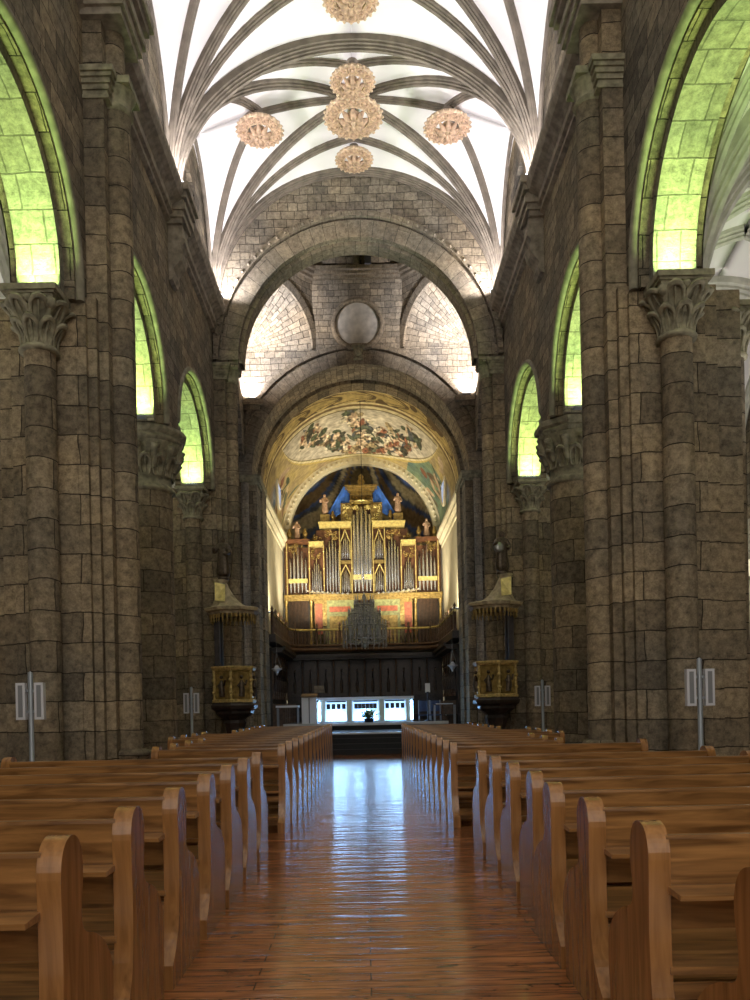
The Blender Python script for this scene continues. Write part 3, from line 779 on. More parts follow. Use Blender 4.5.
def vault_color(th, y):
    from mathutils import noise
    nn = noise.noise(Vector((th*7, y*1.1, 0)))
    if y < 29.15: return (.5, .46, .36)
    if y < 30.55:
        if abs(y-29.25) < .08 or abs(y-30.45) < .07: return (.80, .68, .38)
        q = abs(sin(th*9 + 1.4*sin(y*5))*1.0 - (y-29.85)*1.9)
        q2 = abs(sin(th*9 + pi + 1.4*sin(y*5)) - (y-29.85)*1.9)
        return (.13, .08, .03) if min(q, q2) < .16 or nn > .32 else (.58, .44, .17)
    if y < 30.75: return (.20, .13, .05)
    T = .96
    if abs(th) < T:
        yf = 30.85 + 6.1*sqrt(1-(th/T)**2)
        if y < yf:
            if y > yf - .28 or y < 31.0: return (.75, .66, .40)
            if y > yf - .42 or y < 31.12: return (.20, .16, .06)
            c = blob(th, y, FIG)
            if c:
                h = noise.noise(Vector((th*38, y*3.4, 9)))
                return tuple(max(0, a*(1.15 + 1.5*h)) for a in c)
            g = .5 + .5*noise.noise(Vector((th*4, y*.8, 3)))
            g2 = noise.noise(Vector((th*14, y*2.2, 5)))
            return (.50 + .3*g + .2*g2, .46 + .27*g + .19*g2, .38 + .2*g + .16*g2)
        if y < yf + .25: return (.62, .48, .15)
    c = blob(th, y, FIG2)
    if c: return tuple(a*(1.1 + .5*nn) for a in c)
    if abs(th) > .62 and y > 33.5 and th > 0: return (.16 + .1*nn, .24 + .1*nn, .17)
    return (.46 + .12*nn, .36 + .1*nn, .17)
b = MB(); P = []; cl = []
NU, NV = 420, 260
for i in range(NU+1):
    th = -pi/2 + pi*i/NU; row = []
    for j in range(NV+1):
        y = 28.95 + 8.3*j/NV
        row.append((3.78*sin(th), y, 9.59 + 3.78*cos(th))); cl.append(vault_color(th, y))
    P.append(row)
b.grid(P)
struct(b.build('ceiling_chancel', paint_mat('painted_vault'), colors=cl))
# chancel side walls, cornice, slit windows
for s in (-1, 1):
    b = MB(); b.box(s*3.78, s*4.3, 28.95, 38, .64, 9.6)
    o = struct(b.build('wall_chancel_%s' % NM[s], M['cream']))
    b = MB()
    prof = [(3.8, 8.9), (3.74, 8.92), (3.72, 9.05), (3.6, 9.15), (3.6, 9.25), (3.5, 9.35), (3.5, 9.48), (3.8, 9.56)]
    b.grid([[(s*c, y, z) for c, z in prof] for y in (28.97, 37.2)], None, smooth=False); b.build('cornice', M['whitecloth'] if False else M['cream'], o)
    wd = empty('window_%d' % (7 if s < 0 else 8), (s*3.62, 33.2, 10.0)); struct(wd)
    b = MB()
    pts = [(.75*cos(2*pi*k/20), 1.0 + .95*sin(2*pi*k/20)) for k in range(20)]
    b.prism(pts, lambda a, z, c: (s*c, a, z), -.12, -.06); b.build('pane', M['win'], wd)
    b = MB(); b.tube([(-s*.1, .78*cos(2*pi*k/24), 1.0 + .98*sin(2*pi*k/24)) for k in range(24)], .07, 6, closed=True); b.build('frame', M['cream'], wd)
# end arch and apse
b = MB(); b.ring(fy, 0, 9.59, 3.42, 3.8, 36.95, 37.3, n=48); ea = struct(b.build('end_arch', M['cream']))
b = MB()
for i in range(44):
    t = pi*(i+.5)/44; b.ball((3.6*cos(t), 36.93, 9.59+3.6*sin(t)), .07, .05, .07, 6, 4)
b.build('arch_rosettes', M['cream'], ea)
b = MB(); P = []; cl = []
for i in range(121):
    th = -pi/2 + pi*i/120; row = []
    for j in range(41):
        ph = pi/2*j/40
        # semi-dome: rays converge at the crown front
        x = 3.7*sin(th)*cos(ph)*1.0; z = 9.59 + 3.7*cos(th)*cos(ph); y = 37.2 + 3.0*sin(ph)
        row.append((x, y, z))
        a = math.atan2(x, max(.01, (14.2 - z)))
        q = sin(a*17 + .8*sin(th*3)) + .25*sin(a*41)
        d_ = sqrt(x*x + (12.6-z)**2)
        if d_ < .55: c = (.30, .24, .13)
        elif q > .55: c = (.66, .58, .38)
        elif q > .1: c = (.13, .14, .17)
        elif q > -.5: c = (.08, .13, .32)
        else: c = (.26, .18, .09)
        if rnd.random() < .0: c = (.1, .1, .1)
        cl.append(c)
    P.append(row)
b.grid(P); struct(b.build('ceiling_apse', paint_mat('painted_apse'), colors=cl))
b = MB(); b.lathe([(3.7, 0.64), (3.7, 9.6)], 0, 37.2, 0, 32, a0=0, a1=pi, sy=.81); struct(b.build('wall_apse', M['cream']))

# ------------------------------------------------------------------ figures (statues) by skin
def statue(name, mt, parent, pts, edges, rad, loc, sc=1.0, rz=0, sub=1):
    me = bpy.data.meshes.new(name); me.from_pydata(pts, edges, [])
    o = bpy.data.objects.new(name, me); C.objects.link(o); me.materials.append(mt)
    o.modifiers.new('skin', 'SKIN')
    me.skin_vertices.new() if not me.skin_vertices else None
    for i, r in enumerate(rad):
        me.skin_vertices[0].data[i].radius = r if isinstance(r, tuple) else (r, r)
        me.skin_vertices[0].data[i].use_root = (i == 0)
    m = o.modifiers.new('sub', 'SUBSURF'); m.levels = sub; m.render_levels = sub + 1
    o.parent = parent; o.location = loc; o.scale = (sc, sc, sc); o.rotation_euler = (0, 0, rz)
    return o
ROBED = ([(0, 0, .95), (0, 0, .5), (.02, 0, .02), (0, 0, 1.2), (0, 0, 1.42), (0, -.01, 1.5), (0, -.03, 1.62), (0, -.02, 1.76),
          (.2, 0, 1.36), (.33, -.08, 1.08), (.12, -.3, 1.0), (-.2, 0, 1.36), (-.36, -.1, 1.1), (-.3, -.3, 1.3)],
         [(0, 1), (1, 2), (0, 3), (3, 4), (4, 5), (5, 6), (6, 7), (4, 8), (8, 9), (9, 10), (4, 11), (11, 12), (12, 13)],
         [(.25, .2), (.3, .24), (.36, .3), (.22, .17), (.24, .16), .09, .15, .12, .12, .1, .07, .12, .1, .07])

# ------------------------------------------------------------------ pulpits
def pulpit(s):
    p = empty('pulpit', (s*3.25, 19.35, 0)); tag(p, 'gilded carved pulpit with bell-shaped canopy on the %s, against the crossing pier' % NM[s], 'pulpit')
    rot = pi/6
    b = MB()    # stem
    b.lathe([(.42, 0), (.42, .12), (.3, .2), (.24, .35), (.22, .9), (.26, 1.05), (.3, 1.15), (.26, 1.22), (.36, 1.3), (.46, 1.36)], 0, 0, 0, 8, rot=rot, smooth=False); b.build('stem', M['darkwood'], p)
    b = MB(); b.lathe([(.3, 1.26), (.42, 1.32), (.5, 1.38), (.5, 1.44), (.6, 1.5), (.62, 1.58), (.56, 1.64), (.56, 1.66)], 0, 0, 0, 6, rot=rot, smooth=False); b.build('base_moulding', M['darkwood'], p)
    b = MB(); b.lathe([(.5, 1.62), (.5, 2.5)], 0, 0, 0, 6, rot=rot, smooth=False); b.lathe([(0, 1.7), (.5, 1.7)], 0, 0, 0, 6, rot=rot, smooth=False)
    body = b.build('tub', M['gold'], p)
    b = MB()
    for k in range(6):
        a = rot + k*pi/3
        b.tube([(.52*cos(a), .52*sin(a), 1.66), (.52*cos(a), .52*sin(a), 2.45)], .035, 6)
        b.ball((.53*cos(a), .53*sin(a), 2.2), .055); b.ball((.53*cos(a), .53*sin(a), 1.9), .05)
    b.lathe([(.5, 1.64), (.58, 1.66), (.58, 1.72), (.52, 1.74)], 0, 0, 0, 6, rot=rot, smooth=False)
    b.lathe([(.5, 2.42), (.56, 2.44), (.6, 2.5), (.6, 2.54), (.5, 2.55)], 0, 0, 0, 6, rot=rot, smooth=False)
    b.build('gilt_frame', M['pgold'], body)
    for k in range(6):
        a = rot + pi/6 + k*pi/3
        pn = Matrix.Translation((.44*cos(a), .44*sin(a), 0)) @ Matrix.Rotation(a + pi/2, 4, 'Z')
        b = MB(); i0 = len(b.v)
        b.box(-.2, .2, -.015, .015, 1.76, 2.4); b.xf(pn, i0); b.build('panel', M['gold'], body)
        b = MB()
        b.tube([(-.0, -.02, 1.8), (.01, -.045, 1.95), (0, -.05, 2.1), (0, -.05, 2.2)], [.08, .075, .06, .03], 8)
        b.ball((0, -.05, 2.27), .045); b.tube([(0, -.05, 2.16), (.1, -.06, 2.08), (.13, -.06, 2.2)], .025, 6); b.tube([(0, -.05, 2.16), (-.1, -.06, 2.06), (-.04, -.08, 2.0)], .025, 6)
        b.xf(pn); b.build('relief_figure', M['bronze'], body)
    # back post and canopy
    b = MB(); b.box(s*.30, s*.46, -.1, .1, 2.5, 3.9); b.box(s*.3, s*.34, -.25, .25, 2.5, 3.75); b.build('back_post', M['darkwood'], p)
    can = empty('canopy', (0, 0, 0)); can.parent = p
    P = []
    prof = [(.16, 4.66), (.19, 4.5), (.23, 4.35), (.3, 4.2), (.4, 4.08), (.52, 3.99), (.66, 3.95)]
    b = MB()
    for k in range(9):
        a = rot*0 + k*pi/4 + pi/8
        # bell leans to the pier side at the top
        P.append([(r*cos(a) + s*.30*((z-3.95)/.7)**.6, r*sin(a), z) for r, z in prof])
    b.grid(P, None, smooth=False); b.build('bell', M['icebar'], can)
    b = MB(); q = Vector((0, 0, 0))
    b.face([(s*.14, -.22, 4.56), (s*.40, -.22, 4.62), (s*.38, -.30, 4.16), (s*.12, -.42, 4.12)]); b.face([(s*.14, -.20, 4.56), (s*.40, -.20, 4.62), (s*.38, -.28, 4.16), (s*.12, -.40, 4.12)])
    b.build('painted_panel', M['goldl'], can)
    b = MB()
    b.lathe([(.5, 3.8), (.6, 3.82), (.62, 3.88), (.7, 3.9), (.72, 3.97), (.64, 4.0)], 0, 0, 0, 8, rot=pi/8, smooth=False); b.lathe([(0, 3.84), (.58, 3.84)], 0, 0, 0, 8, rot=pi/8, smooth=False)
    b.lathe([(0, 4.64), (.19, 4.64), (.2, 4.7), (0, 4.72)], s*.3, 0, 0, 8, smooth=False)
    b.build('canopy_rim', M['icebar'], can)
    b = MB()
    for k in range(8):
        a0_, a1_ = pi/8 + k*pi/4, pi/8 + (k+1)*pi/4
        for j in range(4):
            t = (j+.5)/4; x = .57*(cos(a0_)*(1-t) + cos(a1_)*t); y = .57*(sin(a0_)*(1-t) + sin(a1_)*t)
            b.lathe([(0, -.22), (.025, -.16), (.012, -.12), (.04, -.07), (.035, 0)], x, y, 3.82, 6)
    b.build('pendant_fringe', M['gold'], can)
    st_ = statue('statue', M['bronze'], p, *ROBED, loc=(s*.22, 0, 4.72), sc=.6, rz=.2*s)
    if s < 0:
        b = MB(); b.tube([(-.02, -.1, 4.75), (.12, -.1, 6.05)], .018, 6); b.tube([(-.04, -.1, 5.86), (.24, -.1, 5.9)], .018, 6); b.build('cross_staff', M['bronze'], p)
    else:
        b = MB(); b.ball((.12, -.14, 5.35), .13, .06, .13); b.build('held_disc', M['silver'], p)
    b = MB(); b.lathe([(.12, 4.7), (.16, 4.72), (.12, 4.78), (0, 4.8)], s*.22, 0, 0, 10); b.build('statue_base', M['bronze'], p)
    return p
for s in (-1, 1): pulpit(s)

# ------------------------------------------------------------------ loudspeaker stands
def speaker(x, y, label, sc=1.0):
    p = empty('panel_stand', (x, y, 0)); tag(p, label, 'stand')
    MB().lathe([(.0, .0), (.2, 0), (.2, .02), (.04, .035), (.03, .05), (.03, 1.98), (0, 2.0)], 0, 0, 0, 12).build('pole', M['grey'], p)
    for sg in (-1, 1):
        q = MB().box(sg*.055, sg*.165, -.035, .035, 1.42, 1.86).build('grille_panel', M['lpanel'], p, bevel=.012)
        MB().box(sg*.085, sg*.135, -.042, -.034, 1.45, 1.83).build('grille', M['dgrille'], q)
        MB().box(sg*.02, sg*.06, -.012, .012, 1.5, 1.53).build('bracket', M['grey'], p); MB().box(sg*.02, sg*.06, -.012, .012, 1.75, 1.78).build('bracket', M['grey'], p)
speaker(-4.0, 9.3, 'grey pole with two slim pale grille panels before the nearest left pier')
speaker(4.0, 9.3, 'grey pole with two slim pale grille panels before the nearest right pier')
speaker(-3.78, 16.9, 'smaller looking pole with two pale panels between the left piers and pulpit')
speaker(3.85, 16.9, 'smaller looking pole with two pale panels between the right piers and pulpit')

# ------------------------------------------------------------------ pews
PROF0 = [(0, .13), (.05, .17), (.11, .24), (.155, .34), (.175, .46), (.182, .62), (.18, .78), (.175, .92), (.185, .985), (.21, 1.03), (.25, 1.055), (.295, 1.06), (.34, 1.04),
        (.37, 1.0), (.385, .94), (.38, .87), (.366, .8), (.364, .745), (.38, .70), (.42, .675), (.49, .652), (.57, .61), (.64, .55), (.69, .47), (.70, .38), (.685, .2), (.67, 0)]
def smooth_poly(p, k=3):
    out = [p[0]]
    for i in range(len(p)-1):
        a, b_, c, d = p[max(i-1, 0)], p[i], p[i+1], p[min(i+2, len(p)-1)]
        for j in range(1, k+1):
            t = j/k
            out.append(tuple(.5*((2*b_[q]) + (-a[q]+c[q])*t + (2*a[q]-5*b_[q]+4*c[q]-d[q])*t*t + (-a[q]+3*b_[q]-3*c[q]+d[q])*t**3) for q in (0, 1)))
    return out
PROF = [(0, 0)] + smooth_poly(PROF0)
def bench_mesh(L_):
    p = {}
    def end(x0, x1, bev=.014):
        b = MB(); b.prism(PROF, lambda a, z, c: (c, a, z), x0, x1); return b
    return end
def make_bench(s, L_, loc, label, group):
    """local origin at the aisle-side foot corner of the bench end; body runs outward (s)"""
    key = (s, round(L_, 2))
    if key in BENCH:
        r = BENCH[key]; c = r.copy(); C.objects.link(c)
        for ch in BK[key]:
            d = ch.copy(); C.objects.link(d); d.parent = c
    else:
        c = empty('pew'); ch = []
        T = .085
        for x0 in (0, L_ - T):
            b = MB(); b.prism(PROF, lambda a, z, cc: (s*cc, a, z), x0, x0 + T)
            ch.append(b.build('end_panel', M['woodz'], c, bevel=.014))
        i0, i1 = s*(T-.01), s*(L_-T+.01)
        def slab(name, poly, m='woodx', bev=.006):
            b = MB(); b.prism(poly, lambda a, z, cc: (cc, a, z), min(i0, i1), max(i0, i1)); ch.append(b.build(name, M[m], c, bevel=bev))
        slab('backrest', [(.205, .80), (.228, .80), (.215, 1.0), (.192, 1.0)])
        slab('top_rail', [(.190, .997), (.191, 1.014), (.214, 1.016), (.217, .997)], bev=.003)
        slab('book_ledge', [(.06, .785), (.06, .805), (.21, .815), (.21, .785)])
        slab('lower_back', [(.262, .62), (.285, .62), (.262, .80), (.24, .80)])
        slab('seat', [(.17, .465), (.17, .495), (.62, .51), (.645, .495), (.64, .475)])
        slab('seat_rail', [(.185, .36), (.185, .43), (.21, .43), (.21, .36)])
        slab('front_rail', [(.56, .38), (.56, .47), (.585, .47), (.585, .38)])
        slab('kneeler', [(-.01, .17), (-.01, .205), (.15, .22), (.15, .185)])
        slab('foot_rail', [(.30, .06), (.30, .14), (.33, .14), (.33, .06)])
        BENCH[key] = c; BK[key] = ch
    c.location = loc; tag(c, label, 'pew', group)
    if s > 0: c.scale = (1, 1, .965)
    return c
BENCH = {}; BK = {}
ORD = ['first', 'second', 'third', 'fourth', 'fifth', 'sixth', 'seventh', 'eighth', 'ninth', 'tenth', 'eleventh', 'twelfth', 'thirteenth', 'fourteenth', 'fifteenth']
LN = [1.72, 2.5, 3.3, 4.16, 5.05, 5.87, 6.7, 7.55]
RN = [1.9, 2.8, 3.6, 4.37, 5.15, 5.97, 6.82, 7.68]
for i, y in enumerate(LN):
    last = i == len(LN)-1
    make_bench(-1, 2.58 if last else 2.85, (-1.06, y, 0), 'varnished oak pew left of the aisle before the gap, %s from the camera' % ORD[i], 'pews of the near left block')
for i, y in enumerate(RN):
    lat = 1.07 + (.06 if i > 3 else 0)
    make_bench(1, 2.4 if i > 4 else 2.85, (lat, y, 0), 'varnished oak pew right of the aisle before the gap, %s from the camera' % ORD[i], 'pews of the near right block')
for i in range(14):
    y = 9.25 + .83*i; q = .99 - .008*i
    L_ = 2.45 if i in (0,) else (1.62 if i < 4 else (2.3 if i < 8 else 1.85))
    make_bench(-1, 1.62 if i < 1 else L_, (-q, y, 0), 'varnished oak pew left of the aisle beyond the gap, %s in its block' % ORD[i], 'pews of the far left block')
    make_bench(1, L_, (q + .05, y + .2, 0), 'varnished oak pew right of the aisle beyond the gap, %s in its block' % ORD[i], 'pews of the far right block')

# ------------------------------------------------------------------ altar and sanctuary
al = empty('altar', (0, 29.6, .88)); tag(al, 'long white altar with three lit niches and brilliant frontal, at the end of the aisle', 'altar')
W = 1.78
b = MB()
b.box(-W, W, .06, .9, 0, .86)
b.build('body', M['whitecloth'], al)
MB().box(-W-.06, W+.06, -.08, .98, .86, .97).build('mensa', M['whitecloth'], al, bevel=.01)
MB().box(-W-.02, W+.02, -.04, .9, 0, .05).build('plinth', M['marble'], al)
for x in (-W+.14, -.62, .62, W-.14): MB().box(x-.09, x+.09, -.03, .07, .05, .86).build('front_pier', M['cream'], al, bevel=.01)
for x, w_ in ((-1.12, .82), (0, 1.0), (1.12, .82)):
    n = MB().box(x-w_/2+.02, x+w_/2-.02, .03, .058, .08, .8).build('glowing_niche', M['altarglow'], al)
    b = MB()
    for k in range(4 if x else 6):
        m_ = 4 if x else 6; q = x - w_*.36 + w_*.72*k/(m_-1)
        b.box(q-.07, q+.07, .012, .03, .52, .72)
    b.box(x-w_/2+.04, x+w_/2-.04, .012, .03, .78, .83)
    b.build('dark_opening', M['iron'], n)
    b = MB()
    pts = [(x-w_*.43, .1), (x+w_*.43, .1), (x+w_*.38, .28), (x+w_*.2, .42), (x, .5), (x-w_*.2, .42), (x-w_*.38, .28)]
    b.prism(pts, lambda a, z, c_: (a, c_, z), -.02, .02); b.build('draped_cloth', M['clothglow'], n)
    b = MB()
    for k in range(7): b.tube([(x-w_*.4 + w_*.8*k/6, -.02, .06), (x-w_*.4 + w_*.8*k/6, -.02, .26)], .012, 5)
    b.build('small_balusters', M['silver'], n)
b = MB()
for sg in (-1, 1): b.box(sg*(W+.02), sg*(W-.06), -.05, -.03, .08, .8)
b.build('glowing_edge', M['clothglow'], al)
lamp('altar_light', (0, 29.2, 1.35), 60, (.35, .62, 1), (3.2, .6), (0, -1, -.15))
fl = empty('flower_arrangement', (.12, 29.05, .88)); tag(fl, 'green and white flower arrangement on the platform before the altar', 'flowers')
MB().lathe([(.1, 0), (.16, .02), (.2, .14), (.22, .16), (.0, .16)], 0, 0, 0, 14).build('bowl', M['iron'], fl)
b = MB(); r2 = random.Random(3)
for k in range(170):
    a = r2.uniform(0, 2*pi); e = r2.uniform(.1, 1.4); L_ = r2.uniform(.25, .62)
    d = Vector((cos(a)*cos(e)*1.15, sin(a)*cos(e)*.7, sin(e)*.75)); base = Vector((0, 0, .14)); tip = base + d*L_
    sdv = d.cross(Vector((0, 0, 1))).normalized()*.035; m_ = base + d*L_*.75
    b.face([base, m_ + sdv, tip, m_ - sdv])
b.build('foliage', M['leaf'], fl)
b = MB()
for k in range(34):
    a = r2.uniform(0, 2*pi); e = r2.uniform(.2, 1.4); d = Vector((cos(a)*cos(e)*1.1, sin(a)*cos(e)*.7, sin(e)*.75))
    q = Vector((0, 0, .14)) + d*r2.uniform(.35, .55); b.ball(q, .03, None, .025, 6, 4)
b.build('blossoms', M['petal'], fl)
# lectern
lc = empty('lectern', (-2.08, 28.9, .88)); tag(lc, 'pale grey lectern standing left of the altar', 'lectern')
b = MB(); b.box(-.28, .28, -.18, .18, 0, .98); b.build('body', M['whitecloth'], lc, bevel=.01)
b = MB(); b.box(-.02, .02, -.19, -.17, .02, .96); b.build('centre_groove', M['dgrille'], lc)
b = MB(); b.prism([(-.22, .98), (.22, 1.1), (.22, 1.13), (-.22, 1.01)], lambda a, z, c_: (c_, a, z), -.3, .3); b.build('bookrest', M['walnut'], lc)
cs = empty('candlestick', (2.32, 28.9, .88)); tag(cs, 'stand with a pale square card at the right corner of the altar', 'stand')
MB().lathe([(.0, 0), (.14, 0), (.14, .03), (.025, .07), (.02, 1.05), (.06, 1.1), (0, 1.1)], 0, 0, 0, 12).build('stem', M['iron'], cs)
MB().box(-.09, .09, -.012, .012, 1.08, 1.42).build('card', M['paper'], cs)
for (x, lb) in ((-3.0, 'small table with a white cloth at the far left of the sanctuary'), (3.05, 'small table with a pale cloth at the far right of the sanctuary')):
    t = empty('side_table', (x*.98, 29.45, .64)); tag(t, lb, 'table')
    MB().box(-.42, .42, -.25, .25, .84, .87).build('table_top', M['walnut'], t)
    if x < 0: MB().box(-.43, .43, -.26, .26, .86, .94).build('cloth', M['whitecloth'], t, bevel=.01)
    else: MB().box(-.3, .3, -.26, .26, .865, .9).build('cloth', M['lpanel'], t, bevel=.01)
    for a in (-.38, .38):
        for c_ in (-.21, .21): MB().box(a-.02, a+.02, c_-.02, c_+.02, 0, .84).build('leg', M['grey'], t)
for k, x in enumerate((2.3, 2.75)):
    ch = empty('altar_chair', (x, 30.6, .64)); tag(ch, 'blue-backed chair right of the altar, %s one' % ('inner' if k == 0 else 'outer'), 'chair', 'chairs right of the altar')
    MB().box(-.22, .22, -.22, .22, .43, .48).build('seat', M['chairblue'], ch, bevel=.01)
    MB().box(-.2, .2, .19, .22, .6, 1.02).build('backrest', M['chairblue'], ch, bevel=.01)
    for a in (-.2, .2):
        MB().box(a-.018, a+.018, .18, .215, 0, 1.04).build('leg', M['grey'], ch); MB().box(a-.018, a+.018, -.21, -.175, 0, .44).build('leg', M['grey'], ch)
# choir stalls: back run and two side runs
cst = empty('choir_stalls', (0, 36.0, .64)); tag(cst, 'dark carved wooden choir stalls wrapping the chancel beneath the organ gallery', 'choir stalls')
def stall_run(n, wd, M_):
    L_ = n*wd
    b = MB(); b.box(-L_/2, L_/2, 0, .12, 0, 3.2); b.xf(M_); b.build('back_wall', M['darkwood'], cst)
    b = MB(); b.box(-L_/2, L_/2, -.5, .0, 3.12, 3.2); b.box(-L_/2, L_/2, -.42, 0, 3.02, 3.12); b.box(-L_/2, L_/2, -.52, -.46, 3.14, 3.26); b.xf(M_); b.build('canopy', M['darkwood'], cst)
    for k in range(n):
        x = -L_/2 + (k+.5)*wd
        b = MB(); b.box(x-wd*.36, x+wd*.36, -.04, .0, 1.35, 2.7)
        b.prism([(x + wd*.36*cos(t*pi/10), 2.7 + wd*.36*sin(t*pi/10)) for t in range(11)], lambda a, z, c_: (a, c_, z), -.04, 0)
        b.tube([(x, -.05, 1.5), (x, -.08, 1.9), (x, -.05, 2.45)], [.06, .08, .04], 6); b.ball((x, -.07, 2.55), .06)
        b.xf(M_); b.build('carved_panel', M['stall'], cst)
        b = MB(); b.box(x-wd*.4, x+wd*.4, -.45, 0, .42, .47); b.xf(M_); b.build('seat', M['darkwood'], cst)
        b = MB(); b.box(x-wd/2-.03, x-wd/2+.03, -.5, 0, 0, 1.0); b.lathe([(.05, 1.2), (.03, 1.5), (.05, 2.0), (.03, 2.6), (.06, 3.05)], x-wd/2, -.03, 0, 6); b.xf(M_); b.build('arm', M['walnut'], cst)
stall_run(10, .72, Matrix.Translation((0, -.05, 0)))
for s in (-1, 1):
    stall_run(7, .72, Matrix.Translation((s*3.6, -3.3, 0)) @ Matrix.Rotation(-s*pi/2, 4, 'Z'))
MB().box(-2.35, -1.75, -.12, -.08, 1.52, 1.84).build('notice_card', M['cornice'], cst)

# ------------------------------------------------------------------ organ gallery
gal = empty('organ_gallery', (0, 0, 4.2)); tag(gal, 'dark wooden gallery with turned balustrade running round the chancel under the organ', 'gallery')
def path_gallery():
    pts = [(-3.42, 29.1), (-3.4, 34.4)]
    for k in range(9):
        t = pi - k*pi/16; pts.append((-2.6 + .8*cos(t), 34.6 + 1.0*(1-0) * sin(pi/2*k/8)))
    L_ = pts + [(-x, y) for x, y in pts[::-1]]
    return L_
gp = path_gallery()
b = MB()
for s in (-1, 1): b.box(s*3.3, s*3.78, 29.0, 36.2, -.22, .05)
b.box(-3.5, 3.5, 35.6, 37.3, -.22, .05); b.build('gallery_floor', M['darkwood'], gal)
def along(pts, step):
    out = []; acc = 0
    P_ = [Vector((*p, 0)) for p in pts]; nxt = 0
    for a, c_ in zip(P_, P_[1:]):
        L_ = (c_-a).length
        while nxt <= acc + L_: out.append(a.lerp(c_, (nxt-acc)/L_)); nxt += step
        acc += L_
    return out
b = MB(); b.tube([(x, y, .82) for x, y in gp], .055, 6); b.build('handrail', M['goldl'], gal)
b = MB(); b.tube([(x, y, .1) for x, y in gp], .07, 6); b.tube([(x, y, -.1) for x, y in gp], .12, 6); b.build('bottom_rail', M['walnut'], gal)
bal = None
ps = along(gp, .175)
bm_ = MB(); bm_.lathe([(.03, .14), (.035, .2), (.02, .24), (.05, .36), (.055, .42), (.02, .56), (.035, .62), (.02, .68), (.035, .8)], 0, 0, 0, 7)
for k, q in enumerate(ps[:100]):
    if bal is None: bal = bm_.build('baluster', M['walnut'], gal); o = bal
    else: o = bal.copy(); C.objects.link(o)
    o.location = (q.x, q.y, 0)
for k, q in enumerate(along(gp, 1.05)):
    b = MB(); b.lathe([(.06, .1), (.06, .86), (.075, .88), (.03, .95), (.06, 1.02), (.02, 1.1), (0, 1.16)], 0, 0, 0, 8)
    o = b.build('newel', M['walnut'], gal); o.location = (q.x, q.y, 0)

# ------------------------------------------------------------------ organ
K = .04704
hx = lambda px: px*K
zz = lambda py: 1.5 + (706-py)*K
og = empty('pipe_organ', (0, 36.6, 0)); tag(og, 'tall gilded baroque pipe organ with silver pipes filling the painted apse', 'organ')
def obox(name, m, x0, x1, y0, y1, z0, z1, bev=0, both=True, parent=og):
    r = []
    for s in ((-1, 1) if both else (1,)):
        r.append(MB().box(s*x0, s*x1, y0, y1, z0, z1).build(name, M[m], parent, bevel=bev))
    return r
# backing case
b = MB(); b.box(-hx(79), hx(79), .3, .7, zz(600), zz(545)); b.box(-hx(46), hx(46), .3, .7, zz(545), zz(528)); b.box(-hx(20), hx(20), .3, .6, zz(528), zz(494))
b.build('case_back', M['redwood'], og)
def pipe(x, y, z0, z1, r, mouth=True):
    b = MB(); fh = min(.55, (z1-z0)*.22)
    b.lathe([(r*.3, 0), (r, fh), (r, z1-z0), (r*.8, z1-z0), (r*.8, z1-z0-.05)], 0, 0, 0, 12)
    b.ball((0, -r*.8, fh+.08), r*.5, r*.3, .06, 6, 4)
    o = b.build('pipe', M['pipe'], og); o.location = (x, y, z0)
    return o
